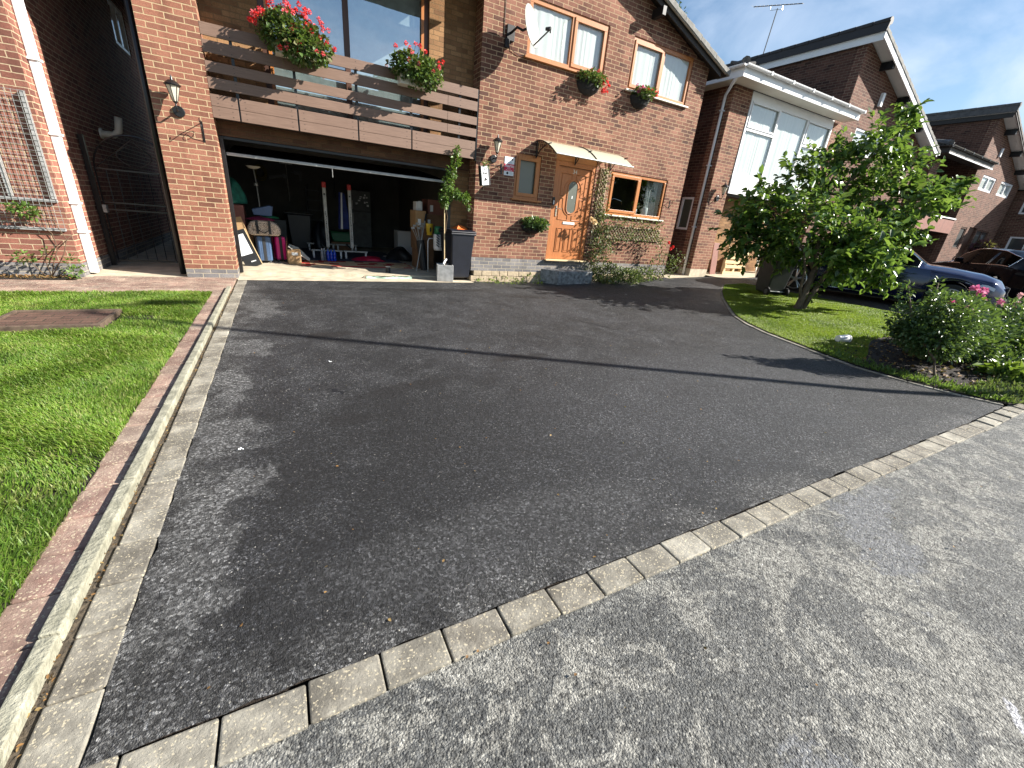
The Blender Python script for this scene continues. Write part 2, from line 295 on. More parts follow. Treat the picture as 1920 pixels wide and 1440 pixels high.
        c = mixc(N, L, ramp(N, L, sp.outputs[1], [(.62, 0.0), (1, .75)]), c, (.035, .035, .034))
        rv = .74
    v3 = N.new('ShaderNodeTexVoronoi'); v3.inputs['Scale'].default_value = 105 if kind == 'drive' else 88; L.new(V, v3.inputs['Vector']); s3 = N.new('ShaderNodeSeparateColor'); L.new(v3.outputs['Color'], s3.inputs[0])
    gr = ramp(N, L, s3.outputs[0], [(0, .09), (.35, .20), (.7, .36), (.9, .62), (1, 1.0)] if kind == 'drive' else [(0, .16), (.15, .28), (.6, .34), (.92, .42), (1, .55)])
    sg = N.new('ShaderNodeVectorMath'); sg.operation = 'SCALE'; L.new(c, sg.inputs[0]); L.new(math_(N, L, 'MULTIPLY', gr, 3.1), sg.inputs['Scale']); c = sg.outputs[0]
    L.new(c, b.inputs['Base Color'])
    L.new(ramp(N, L, big2, [(.3, rv - .1), (.7, rv + .12)]), b.inputs['Roughness'])
    h = math_(N, L, 'ADD', math_(N, L, 'MULTIPLY', v.outputs['Distance'], -.6), math_(N, L, 'MULTIPLY', v2.outputs['Distance'], -.35))
    h = math_(N, L, 'ADD', h, math_(N, L, 'MULTIPLY', fine, .4)); h = math_(N, L, 'ADD', h, math_(N, L, 'MULTIPLY', mid, .9)); h = math_(N, L, 'ADD', h, math_(N, L, 'MULTIPLY', s2.outputs[0], .18))
    bump(N, L, b, h, 1.0, .020 if kind == 'drive' else .024)
    b.inputs['Specular IOR Level'].default_value = .45
    return m
M['asphalt'] = asphalt('fresh_black_asphalt', 'drive')
M['road'] = asphalt('old_grey_asphalt', 'road')
def paver(name, stops, bd=.01):
    m, N, L, b = nm(name)
    g = N.new('ShaderNodeNewGeometry'); c = ramp(N, L, g.outputs['Random Per Island'], stops)
    t = N.new('ShaderNodeTexCoord'); V = t.outputs['Object']
    c = mixc(N, L, ramp(N, L, noise(N, L, 9, 6, .7, vec=V), [(.40, 0.0), (.68, .6)]), c, tuple(min(1, x * 1.7) for x in stops[-1][1]))
    c = mixc(N, L, ramp(N, L, noise(N, L, 3, 5, .7, vec=V), [(.42, .65), (.62, 0.0)]), c, tuple(x * .42 for x in stops[0][1]))
    v = N.new('ShaderNodeTexVoronoi'); v.inputs['Scale'].default_value = 190; L.new(V, v.inputs['Vector'])
    s = N.new('ShaderNodeSeparateColor'); L.new(v.outputs['Color'], s.inputs[0])
    c = mixc(N, L, ramp(N, L, s.outputs[0], [(.88, 0.0), (.95, .7)]), c, (.60, .52, .36))
    L.new(c, b.inputs['Base Color']); b.inputs['Roughness'].default_value = .85
    bump(N, L, b, noise(N, L, 70, 6, .75, vec=V), .8, bd); return m
M['sett'] = paver('grey_brown_sett', [(0, (.17, .150, .12)), (.5, (.23, .212, .17)), (1, (.31, .29, .24))])
M['brickpave'] = paver('pinkish_paver', [(0, (.23, .125, .10)), (.4, (.32, .20, .155)), (.7, (.36, .255, .195)), (1, (.29, .225, .18))])
M['kerb'] = pm('lichened_kerb', (.37, .355, .27), .9, 0, .25, 16, .9, .012, 60, col2=(.17, .165, .12))
M['grit'] = pm('dirt_grit', (.13, .10, .065), .95, 0, .3, 30, 1, .02, 60, col2=(.03, .025, .02))
def flat(name, col, rough=.6):
    m, N, L, b = nm(name); n = noise(N, L, 30, 2)
    L.new(ramp(N, L, n, [(.3, tuple(c * .9 for c in col)), (.7, col)]), b.inputs['Base Color']); b.inputs['Roughness'].default_value = rough; return m
M['signred'] = flat('sign_red', (.62, .02, .06)); M['signwhite'] = flat('sign_white', (.78, .80, .80)); M['ink'] = flat('black_ink', (.01, .01, .012)); M['signblue'] = flat('sign_pale_blue', (.30, .45, .5))

# ------------------------------------------------------------------ object helpers
def G(x): return .045 * max(0.0, min(x, 14.0) - 5.6)
def rootloc(p):
    v = Vector((0, 0, 0))
    while p is not None: v += Vector(p.location); p = p.parent
    return v
def setp(o, label=None, cat=None, group=None, kind=None):
    for k, v in (('label', label), ('category', cat), ('group', group), ('kind', kind)):
        if v: o[k] = v
    return o
def thing(name, label, cat, loc=(0, 0, 0), rz=0, group=None):
    o = bpy.data.objects.new(name, None); COL.objects.link(o); o.location = loc; o.rotation_euler = (0, 0, rz); o.empty_display_size = .2
    return setp(o, label, cat, group)
class B:
    def __init__(s, tf=None): s.v = []; s.f = []; s.tf = tf
    def add(s, vs, fs):
        o = len(s.v); s.v += [tuple(s.tf(*p)) if s.tf else tuple(p) for p in vs]; s.f += [tuple(i + o for i in f) for f in fs]; return s
    def box(s, x0, x1, y0, y1, z0, z1):
        return s.add([(x0, y0, z0), (x1, y0, z0), (x1, y1, z0), (x0, y1, z0), (x0, y0, z1), (x1, y0, z1), (x1, y1, z1), (x0, y1, z1)],
                     [(0, 3, 2, 1), (4, 5, 6, 7), (0, 1, 5, 4), (1, 2, 6, 5), (2, 3, 7, 6), (3, 0, 4, 7)])
    def quad(s, *p): return s.add(p, [tuple(range(len(p)))])
    def prism(s, poly, a, b, axis='y'):
        """polygon (2D) extruded between a and b along axis"""
        n = len(poly); mk = {'y': lambda p, t: (p[0], t, p[1]), 'x': lambda p, t: (t, p[0], p[1]), 'z': lambda p, t: (p[0], p[1], t)}[axis]
        vs = [mk(p, a) for p in poly] + [mk(p, b) for p in poly]
        return s.add(vs, [tuple(range(n))[::-1], tuple(range(n, 2 * n))] + [(i, (i + 1) % n, (i + 1) % n + n, i + n) for i in range(n)])
    def tube(s, pts, r, n=8, r1=None, caps=True):
        pts = [Vector(p) for p in pts]; rs = r if isinstance(r, (list, tuple)) else [r + ((r1 if r1 is not None else r) - r) * i / max(1, len(pts) - 1) for i in range(len(pts))]
        vs = []; up = None
        for i, p in enumerate(pts):
            d = (pts[min(i + 1, len(pts) - 1)] - pts[max(i - 1, 0)]).normalized()
            if up is None: up = d.orthogonal().normalized()
            up = (up - d * up.dot(d)); up = up.normalized() if up.length > 1e-6 else d.orthogonal().normalized()
            w = d.cross(up)
            vs += [tuple(p + (up * math.cos(2 * math.pi * k / n) + w * math.sin(2 * math.pi * k / n)) * rs[i]) for k in range(n)]
        fs = [(i * n + k, i * n + (k + 1) % n, (i + 1) * n + (k + 1) % n, (i + 1) * n + k) for i in range(len(pts) - 1) for k in range(n)]
        if caps: fs += [tuple(range(n))[::-1], tuple((len(pts) - 1) * n + k for k in range(n))]
        return s.add(vs, fs)
    def cyl(s, p0, p1, r, r1=None, n=16): return s.tube([p0, p1], r, n, r1)
    def lathe(s, c, prof, n=20, sq=None):
        """profile [(radius, z)] round the z axis at c"""
        vs = [(c[0] + r * math.cos(2 * math.pi * k / n), c[1] + r * math.sin(2 * math.pi * k / n), c[2] + z) for r, z in prof for k in range(n)]
        fs = [(i * n + k, i * n + (k + 1) % n, (i + 1) * n + (k + 1) % n, (i + 1) * n + k) for i in range(len(prof) - 1) for k in range(n)]
        fs += [tuple(range(n))[::-1], tuple((len(prof) - 1) * n + k for k in range(n))]
        return s.add(vs, fs)
    def build(s, name, mat, parent=None, bevel=0, smooth=False, local=False, seg=2):
        me = bpy.data.meshes.new(name)
        off = Vector((0, 0, 0)) if local or parent is None else rootloc(parent)
        vs = [(v[0] - off.x, v[1] - off.y, v[2] - off.z) for v in s.v]
        me.from_pydata(vs, [], s.f); me.update()
        bm = bmesh.new(); bm.from_mesh(me); bmesh.ops.recalc_face_normals(bm, faces=bm.faces); bm.to_mesh(me); bm.free()
        uv = me.uv_layers.new(name='UVMap'); co = np.empty(len(me.vertices) * 3); me.vertices.foreach_get('co', co); co = co.reshape(-1, 3) + np.array(off)
        li = np.empty(len(me.loops), dtype=np.int32); me.loops.foreach_get('vertex_index', li)
        UV = np.zeros((len(li), 2))
        for p in me.polygons:
            nx, ny, nz = (abs(c) for c in p.normal); a = slice(p.loop_start, p.loop_start + p.loop_total); q = co[li[a]]
            UV[a] = q[:, (0, 2)] if ny >= nx and ny >= nz else (q[:, (1, 2)] if nx >= nz else q[:, (0, 1)])
        uv.data.foreach_set('uv', UV.ravel())
        if smooth: me.polygons.foreach_set('use_smooth', [True] * len(me.polygons))
        me.materials.append(M[mat] if isinstance(mat, str) else mat)
        o = bpy.data.objects.new(name, me); COL.objects.link(o)
        if parent is not None: o.parent = parent
        if bevel:
            md = o.modifiers.new('bevel', 'BEVEL'); md.width = bevel; md.segments = seg; md.limit_method = 'ANGLE'; md.angle_limit = rad(40)
        return o
def copy_tree(o, parent=None):
    c = o.copy(); COL.objects.link(c)
    if parent is not None: c.parent = parent
    for ch in list(o.children): copy_tree(ch, c)
    return c
def npmesh(name, V, F, mat, parent=None, smooth=False):
    """V (n,3) world, F (m,k) faces"""
    me = bpy.data.meshes.new(name)
    if parent is not None: V = V - np.array(rootloc(parent))
    k = F.shape[1]; me.vertices.add(len(V)); me.vertices.foreach_set('co', V.astype(np.float32).ravel())
    me.loops.add(F.size); me.loops.foreach_set('vertex_index', F.astype(np.int32).ravel())
    me.polygons.add(len(F)); me.polygons.foreach_set('loop_start', np.arange(0, F.size, k, dtype=np.int32))
    try: me.polygons.foreach_set('loop_total', np.full(len(F), k, dtype=np.int32))
    except Exception: pass
    me.update(calc_edges=True); me.validate()
    if smooth: me.polygons.foreach_set('use_smooth', [True] * len(me.polygons))
    me.materials.append(M[mat] if isinstance(mat, str) else mat)
    o = bpy.data.objects.new(name, me); COL.objects.link(o)
    if parent is not None: o.parent = parent
    return o
def nrm(a): return a / (np.linalg.norm(a, axis=1, keepdims=True) + 1e-9)
def leaves(name, P, D, size, mat, parent=None, width=.5, fold=.25, droop=.25, up=None):
    n = len(P); D = nrm(D); size = np.broadcast_to(size, (n,))[:, None]
    U = np.tile([0, 0, 1.], (n, 1)) + RNG.normal(0, .45, (n, 3)) if up is None else up
    Sd = nrm(np.cross(D, U)); Nn = nrm(np.cross(Sd, D))
    L_ = size; w = size * width * .5
    base = P; tip = P + D * L_ - Nn * L_ * droop
    a, b_ = P + D * L_ * .32, P + D * L_ * .68 - Nn * L_ * droop * .35
    v = np.stack([base, a + Sd * w + Nn * w * fold, b_ + Sd * w * .85 + Nn * w * fold, tip, b_ - Sd * w * .85 + Nn * w * fold, a - Sd * w + Nn * w * fold], 1).reshape(-1, 3)
    i = np.arange(n)[:, None] * 6
    F = np.concatenate([i + [0, 1, 2, 3], i + [0, 3, 4, 5]], 0)
    return npmesh(name, v, F, mat, parent)
def cloud(blobs, n, outward=1.0, shell=.55, dz=.2):
    """blobs [(x,y,z,r[,rz])] -> points and outward directions"""
    bl = [(b if len(b) == 5 else (*b, b[3])) for b in blobs]
    w = np.array([b[3] ** 2 for b in bl]); w = w / w.sum(); idx = RNG.choice(len(bl), n, p=w); A = np.array(bl)[idx]
    d = nrm(RNG.normal(0, 1, (n, 3))); r = shell + (1 - shell) * RNG.random((n, 1)) ** .6
    P = A[:, :3] + d * r * A[:, (3, 3, 4)]
    D = d * outward + RNG.normal(0, .5, (n, 3)); D[:, 2] += dz
    return P, D
def petals(name, C, rad_, n, mat, parent=None, size=.02):
    C = np.array(C); idx = np.repeat(np.arange(len(C)), n); d = nrm(RNG.normal(0, 1, (len(idx), 3)))
    return leaves(name, C[idx] + d * rad_ * .35, d, size * RNG.uniform(.8, 1.2, len(idx)), mat, parent, width=.9, fold=.1, droop=.1)
def text(s, size, name, mat, parent, loc, rot, ext=.001, align='CENTER', bold=0):
    cu = bpy.data.curves.new(name, 'FONT'); cu.body = s; cu.size = size; cu.extrude = ext; cu.align_x = align; cu.align_y = 'CENTER'; cu.offset = bold
    t = bpy.data.objects.new(name, cu); COL.objects.link(t)
    dg = bpy.context.evaluated_depsgraph_get(); me = bpy.data.meshes.new_from_object(t.evaluated_get(dg))
    bpy.data.objects.remove(t); me.materials.clear(); me.materials.append(M[mat])
    o = bpy.data.objects.new(name, me); COL.objects.link(o)
    if parent is not None: o.parent = parent; o.location = Vector(loc) - rootloc(parent)
    else: o.location = loc
    o.rotation_euler = rot; return o
def wall(x0, x1, z0, z1, y0, y1, ops=(), b=None):
    """wall in the xz plane, front at y0, back at y1, with openings (x0,x1,z0,z1)"""
    b = b or B()
    xs = sorted({x0, x1, *[o[0] for o in ops], *[o[1] for o in ops]}); zs = sorted({z0, z1, *[o[2] for o in ops], *[o[3] for o in ops]})
    xs = [x for x in xs if x0 <= x <= x1]; zs = [z for z in zs if z0 <= z <= z1]
    nx, nz = len(xs) - 1, len(zs) - 1
    def solid(i, j):
        if not (0 <= i < nx and 0 <= j < nz): return False
        cx, cz = (xs[i] + xs[i + 1]) / 2, (zs[j] + zs[j + 1]) / 2
        return not any(o[0] < cx < o[1] and o[2] < cz < o[3] for o in ops)
    for i in range(nx):
        for j in range(nz):
            if not solid(i, j): continue
            a, c, d, e = xs[i], xs[i + 1], zs[j], zs[j + 1]
            b.quad((a, y0, d), (c, y0, d), (c, y0, e), (a, y0, e)); b.quad((a, y1, d), (a, y1, e), (c, y1, e), (c, y1, d))
            if not solid(i - 1, j): b.quad((a, y0, d), (a, y0, e), (a, y1, e), (a, y1, d))
            if not solid(i + 1, j): b.quad((c, y0, d), (c, y1, d), (c, y1, e), (c, y0, e))
            if not solid(i, j - 1): b.quad((a, y0, d), (a, y1, d), (c, y1, d), (c, y0, d))
            if not solid(i, j + 1): b.quad((a, y0, e), (c, y0, e), (c, y1, e), (a, y1, e))
    return b
def window(parent, x0, x1, z0, z1, y, mat='oak', mull=(), fw=.065, sash=(), sillm=None, glass='glass', curtain=True, tf=None, transom={}, label=None, name='window', dep=.07, curt_mat='curtain'):
    """frame with panes; y = front face of frame; returns the frame object"""
    f = B(tf)
    f.box(x0, x1, y, y + dep, z0, z0 + fw).box(x0, x1, y, y + dep, z1 - fw, z1)
    f.box(x0, x0 + fw, y, y + dep, z0 + fw, z1 - fw).box(x1 - fw, x1, y, y + dep, z0 + fw, z1 - fw)
    xs = [x0 + fw / 2] + list(mull) + [x1 - fw / 2]
    for m_ in mull: f.box(m_ - fw / 2, m_ + fw / 2, y, y + dep, z0 + fw, z1 - fw)
    panes = []
    for k in range(len(xs) - 1):
        a, c = xs[k] + fw / 2, xs[k + 1] - fw / 2; zb, zt = z0 + fw, z1 - fw
        if k in transom:
            t = transom[k]; f.box(a, c, y, y + dep, t - fw / 2, t + fw / 2); panes += [(a, c, zb, t - fw / 2), (a, c, t + fw / 2, zt)]
            f.box(a, c, y - .018, y + .02, t + fw / 2, t + fw / 2 + .04).box(a, c, y - .018, y + .02, zt - .04, zt).box(a, a + .04, y - .018, y + .02, t + fw / 2 + .04, zt - .04).box(c - .04, c, y - .018, y + .02, t + fw / 2 + .04, zt - .04)
        else: panes.append((a, c, zb, zt))
        if k in sash:
            q = .045
            f.box(a - .02, c + .02, y - .02, y + .02, zb - .02, zb + q).box(a - .02, c + .02, y - .02, y + .02, zt - q, zt + .02).box(a - .02, a + q, y - .02, y + .02, zb + q, zt - q).box(c - q, c + .02, y - .02, y + .02, zb + q, zt - q)
    fo = f.build(name, mat, parent, bevel=.004)
    if label: fo['label'] = label
    g = B(tf)
    for a, c, zb, zt in panes: g.quad((a, y + .035, zb), (c, y + .035, zb), (c, y + .035, zt), (a, y + .035, zt))
    g.build('pane', glass, fo)
    if curtain:
        cb = B(tf); n = int((x1 - x0 - 2 * fw) / .03); pts = []
        for i in range(n + 1):
            x = x0 + fw + (x1 - x0 - 2 * fw) * i / n; pts.append((x, y + .055 + .003 * math.sin(i * 1.35 + 2 * math.sin(i * .3)) + .004 * math.sin(i * .4)))
        for i in range(n): cb.quad((pts[i][0], pts[i][1], z0 + fw), (pts[i + 1][0], pts[i + 1][1], z0 + fw), (pts[i + 1][0], pts[i + 1][1], z1 - fw), (pts[i][0], pts[i][1], z1 - fw))
        cb.build('curtain', curt_mat, fo, smooth=True)
    if sillm: B(tf).box(x0 - .06, x1 + .06, y - .09, y + .05, z0 - .035, z0 - .003).build('sill', sillm, fo, bevel=.004)
    return fo

# ------------------------------------------------------------------ ground, road, driveway, paving, lawns
def sheet(name, poly, off, mat, kind='structure', label=None, cat=None, thick=0):
    bm = bmesh.new(); vs = [bm.verts.new((x, y, 0)) for x, y in poly]; bm.faces.new(vs)
    for px_ in (5.6, 14.0):
        bmesh.ops.bisect_plane(bm, geom=list(bm.verts) + list(bm.edges) + list(bm.faces), plane_co=(px_, 0, 0), plane_no=(1, 0, 0))
    bmesh.ops.triangulate(bm, faces=bm.faces)
    bmesh.ops.recalc_face_normals(bm, faces=bm.faces)
    for v in bm.verts: v.co.z = G(v.co.x) + off
    for f in bm.faces:
        if f.normal.z < 0: f.normal_flip()
    if thick:
        r = bmesh.ops.extrude_face_region(bm, geom=list(bm.faces))
        for e in r['geom']:
            if isinstance(e, bmesh.types.BMVert): e.co.z -= thick
        bmesh.ops.recalc_face_normals(bm, faces=bm.faces)
    me = bpy.data.meshes.new(name); bm.to_mesh(me); bm.free(); me.materials.append(M[mat])
    o = bpy.data.objects.new(name, me); COL.objects.link(o); return setp(o, label, cat, None, kind)
sheet('ground', [(-400, -400), (400, -400), (400, 400), (-400, 400)], -.035, 'soil')
sheet('road', [(-60, -9), (90, -9), (90, .87), (-60, .87)], -.006, 'road')
def jitter(pts, n, amp):
    out = []
    for (a, b_) in zip(pts[:-1], pts[1:]):
        for i in range(n): t = i / n; out.append((a[0] + (b_[0] - a[0]) * t + random.uniform(-amp, amp), a[1] + (b_[1] - a[1]) * t + random.uniform(-amp, amp)))
    return out
EDGE = [(6.50, 1.0), (6.38, 1.3), (6.29, 1.75), (6.26, 2.28), (6.38, 2.75), (6.52, 3.2), (6.68, 3.75), (6.92, 4.25), (7.25, 4.72), (7.85, 5.3), (8.55, 5.95), (9.35, 6.6), (10.3, 7.25)]
drv = jitter([(-.60, 1.0), (6.50, 1.0)], 110, .007) + EDGE + [(11.2, 7.3), (11.4, 3.4), (11.3, .87), (30, .87), (30, 8.3), (10.9, 8.5), (9.8, 8.62), (3.6, 8.66), (3.5, 8.52), (-.55, 8.50)] + jitter([(-.60, 8.5), (-.60, 1.0)], 110, .008)
sheet('driveway', drv, .004, 'asphalt')
# setts, kerb and brick edging: every block modelled
def blocks(name, cells, z, mat, h=.05, gap=.003, bev=.006, round_=.012):
    b = B()
    for (x0, x1, y0, y1) in cells:
        dz = random.uniform(-.002, .002); g0 = G((x0 + x1) / 2); t = [random.uniform(-.0015, .0015) for _ in range(4)]
        x0 += gap; x1 -= gap; y0 += gap; y1 -= gap
        b.add([(x0, y0, z - h + g0), (x1, y0, z - h + g0), (x1, y1, z - h + g0), (x0, y1, z - h + g0)] + [(x, y, z + dz + g0 + tt) for (x, y), tt in zip(((x0, y0), (x1, y0), (x1, y1), (x0, y1)), t)],
              [(0, 3, 2, 1), (4, 5, 6, 7), (0, 1, 5, 4), (1, 2, 6, 5), (2, 3, 7, 6), (3, 0, 4, 7)])
    o = b.build(name, mat, bevel=bev); return setp(o, kind='structure')
cells = []; x = -.745
while x < 6.6:
    w_ = .222 + random.uniform(-.004, .004); j_ = random.uniform(-.005, .005); cells.append((x, x + w_, .862 + j_, .998 + j_)); x += w_
y = 1.0
while y < 8.45:
    w_ = .222 + random.uniform(-.004, .004); j_ = random.uniform(-.004, .004); cells.append((-.742 + j_, -.602 + j_, y, min(y + w_, 8.5))); y += w_
blocks('sett_edging', cells, .007, 'sett', gap=.0035)
# small kerb stones that line the curved edge of the right-hand lawn
b = B()
for (p, q) in zip(EDGE[:-1], EDGE[1:]):
    p, q = Vector(p), Vector(q); d = (q - p); n_ = max(1, round(d.length / .3)); d = d / n_; nn = Vector((d.y, -d.x)).normalized() * .06
    for i in range(n_):
        a = p + d * (i + .015); c = p + d * (i + .985)
        b.add([(a.x, a.y, G(a.x) - .04), (c.x, c.y, G(c.x) - .04), (c.x + nn.x, c.y + nn.y, G(c.x) - .04), (a.x + nn.x, a.y + nn.y, G(a.x) - .04),
               (a.x, a.y, G(a.x) + .016), (c.x, c.y, G(c.x) + .016), (c.x + nn.x, c.y + nn.y, G(c.x) + .016), (a.x + nn.x, a.y + nn.y, G(a.x) + .016)],
              [(0, 3, 2, 1), (4, 5, 6, 7), (0, 1, 5, 4), (1, 2, 6, 5), (2, 3, 7, 6), (3, 0, 4, 7)])
setp(b.build('lawn_kerb', 'sett', bevel=.005), kind='structure')
b = B(); y = .55
while y < 7.6:
    e_ = min(y + .905, 7.68); b.box(-.822 + random.uniform(-.003, .003), -.770, y + .004, e_ - .004, -.05, .045 + random.uniform(-.003, .003)); y = e_
setp(b.build('kerb', 'kerb', bevel=.007, seg=3), kind='structure')
sheet('gutter_strip', [(-.775, .8), (-.738, .8), (-.738, 8.5), (-.775, 8.5)], -.004, 'grit')
cells = []; y = .55
while y < 7.4:
    w_ = .225 + random.uniform(-.006, .006); cells.append((-.985 + random.uniform(-.006, .006), -.832, y, y + w_)); y += w_
blocks('brick_edging', cells, .014, 'brickpave', gap=.004, bev=.009)
cells = []; yy = 7.38; k = 0
while yy < 8.58:
    x = -9 + (.1 if k % 2 else 0)
    while x < -.76:
        cells.append((x, min(x + .2, -.76), yy, yy + .1)); x += .2
    yy += .1; k += 1
cells = [c for c in cells if not (c[0] < -2.7 and c[3] > 8.28)]
blocks('brick_path', cells, .010, 'brickpave', gap=.002, bev=.003)
sheet('path_bed', [(-9, .5), (-.74, .5), (-.74, 8.6), (-9, 8.6)], -.012, 'grit')
sheet('side_passage', [(-2.7, 8.58), (-.74, 8.58), (-.74, 9.0), (-1.46, 9.05), (-1.46, 17), (-2.7, 17)], .006, 'concrete')
sheet('garage_apron', [(-.74, 8.46), (3.62, 8.46), (3.62, 9.06), (-.74, 9.06)], .010, 'concrete')
sheet('garage_slab', [(-1.15, 9.06), (3.63, 9.06), (3.63, 15.2), (-1.15, 15.2)], .05, 'concrete', thick=.06)
sheet('garden_path', [(9.62, 8.5), (10.8, 8.5), (10.8, 16), (9.62, 16)], .012, 'concrete')
sheet('neighbour_apron', [(11.5, 8.05), (16.1, 8.15), (16.1, 9.2), (11.5, 9.2)], .014, 'concrete')
sheet('lawn_soil', [(-9, -3), (-.975, -3), (-.975, 7.37), (-9, 7.37)], .004, 'soil')
RIGHT = [(p[0] + .07, p[1]) for p in EDGE] + [(11.15, 7.25), (11.3, 3.4), (11.2, .95), (6.6, .95)]
sheet('right_lawn_soil', RIGHT, .018, 'soil')
sheet('neighbour_bed', [(-9, 8.28), (-2.82, 8.28), (-2.74, 8.6), (-9, 8.6)], .016, 'soil')
# brick-filled inspection cover sunk in the left lawn
t = thing('inspection_cover', 'rusty brown brick filled inspection cover sunk in the left lawn', 'drain cover', (-2.12, 5.83, 0))
B().box(-2.56, -1.70, 5.46, 5.50, -.01, .055).box(-2.56, -1.70, 6.12, 6.16, -.01, .055).box(-2.56, -2.52, 5.50, 6.12, -.01, .055).box(-1.74, -1.70, 5.50, 6.12, -.01, .055).build('frame', pm('rusty_iron', (.17, .12, .085), .7, .2, .3, 12, .5, .003, 60), t, bevel=.004)
M['cover'] = brick('cover_bricks', [(0, (.08, .045, .035)), (1, (.15, .085, .06))], (.06, .05, .035), .2, .1)
B().box(-2.52, -1.74, 5.50, 6.12, -.01, .040).build('brick_infill', 'cover', t)

def grass(name, n, inside, x0, x1, y0, y1, h, zoff, mat, near=None, label=None):
    X = RNG.uniform(x0, x1, n * 2); Y = RNG.uniform(y0, y1, n * 2)
    if near is not None:  # more blades close to the camera, where each one shows
        keep = RNG.random(n * 2) < np.clip(near / (1 + np.hypot(X, Y)), .25, 1); X, Y = X[keep], Y[keep]
    k = inside(X, Y); X, Y = X[k][:n], Y[k][:n]; n = len(X)
    Z = .045 * np.clip(np.minimum(X, 14) - 5.6, 0, None) + zoff
    patch = np.sin(X * 2.1 + 1.3 * np.sin(Y * 1.7)) * np.sin(Y * 2.7 + X) * .5 + .5
    patch2 = np.sin(X * 9 + 3 * np.sin(Y * 5)) * np.sin(Y * 11 + 2 * X) * .5 + .5
    H = h * RNG.uniform(.45, 1.15, n) * ((.6 + .35 * patch + .3 * patch2) if h > .03 else .85)
    a = RNG.uniform(0, 2 * np.pi, n); lean = RNG.uniform(.3, 1.15, n) * H; comb = 2.4 + (1.6 if h > .03 else .3) * np.sin(X * 3.3 + 2 * np.sin(Y * 2.3) + Y * 1.7)
    a = np.where(RNG.random(n) < .55, comb + RNG.normal(0, .5, n), a)
    dx, dy = np.cos(a), np.sin(a); wx, wy = -dy, dx; w = RNG.uniform(.0008, .0017, n) * (1 + .30 * np.hypot(X, Y))
    P = np.stack([X, Y, Z], 1); up = np.array([0, 0, 1.])
    D = np.stack([dx, dy, 0 * dx], 1); Wv = np.stack([wx, wy, 0 * wx], 1) * w[:, None]
    m_ = P + D * (lean * .35)[:, None] + up * (H * .62)[:, None]; tp = P + D * lean[:, None] + up * H[:, None] * .9
    V = np.stack([P - Wv, P + Wv, m_ + Wv * .8, tp, m_ - Wv * .8], 1).reshape(-1, 3)
    i = np.arange(n)[:, None] * 5
    F = np.concatenate([i + [0, 1, 2], i + [0, 2, 4], i + [4, 2, 3]], 0)
    o = npmesh(name, V, F, mat); return setp(o, label, 'grass', None, 'stuff')
def in_left(X, Y):
    ed = -.978 + .010 * np.sin(Y * 7.3) + RNG.normal(0, .012, len(Y))
    cover = (X > -2.60) & (X < -1.66) & (Y > 5.42) & (Y < 6.2)
    bare = np.hypot((X + 1.5) / .26, (Y - 5.85) / .16) < 1
    thin = (np.sin(X * 3.1 + 2) * np.sin(Y * 2.3 + X * 1.1) > .82) & (RNG.random(len(X)) < .5)
    return (X < ed) & (Y < 7.37 + .02 * np.sin(X * 19)) & ~cover & ~(bare & (RNG.random(len(X)) < .85)) & ~thin
grass('grass', 520000, in_left, -6.5, -.97, .9, 7.4, .042, .008, 'grass', 4.2, 'long bright green grass of the left lawn beside the kerb')
ex = np.array([p[1] for p in EDGE]); ey = np.array([p[0] for p in EDGE])
def in_right(X, Y):
    l = np.interp(Y, ex, ey) + .085
    bed = 2.62 + .25 * np.sin(X * 1.7) + .18 * (X - 7) * 0
    return (X > l) & (X < 11.2) & (Y < 7.25) & (Y > bed)
grass('grass', 150000, in_right, 6.3, 11.2, 2.3, 7.3, .026, .02, 'grass_dry', None, 'short yellow green grass of the curved right lawn')

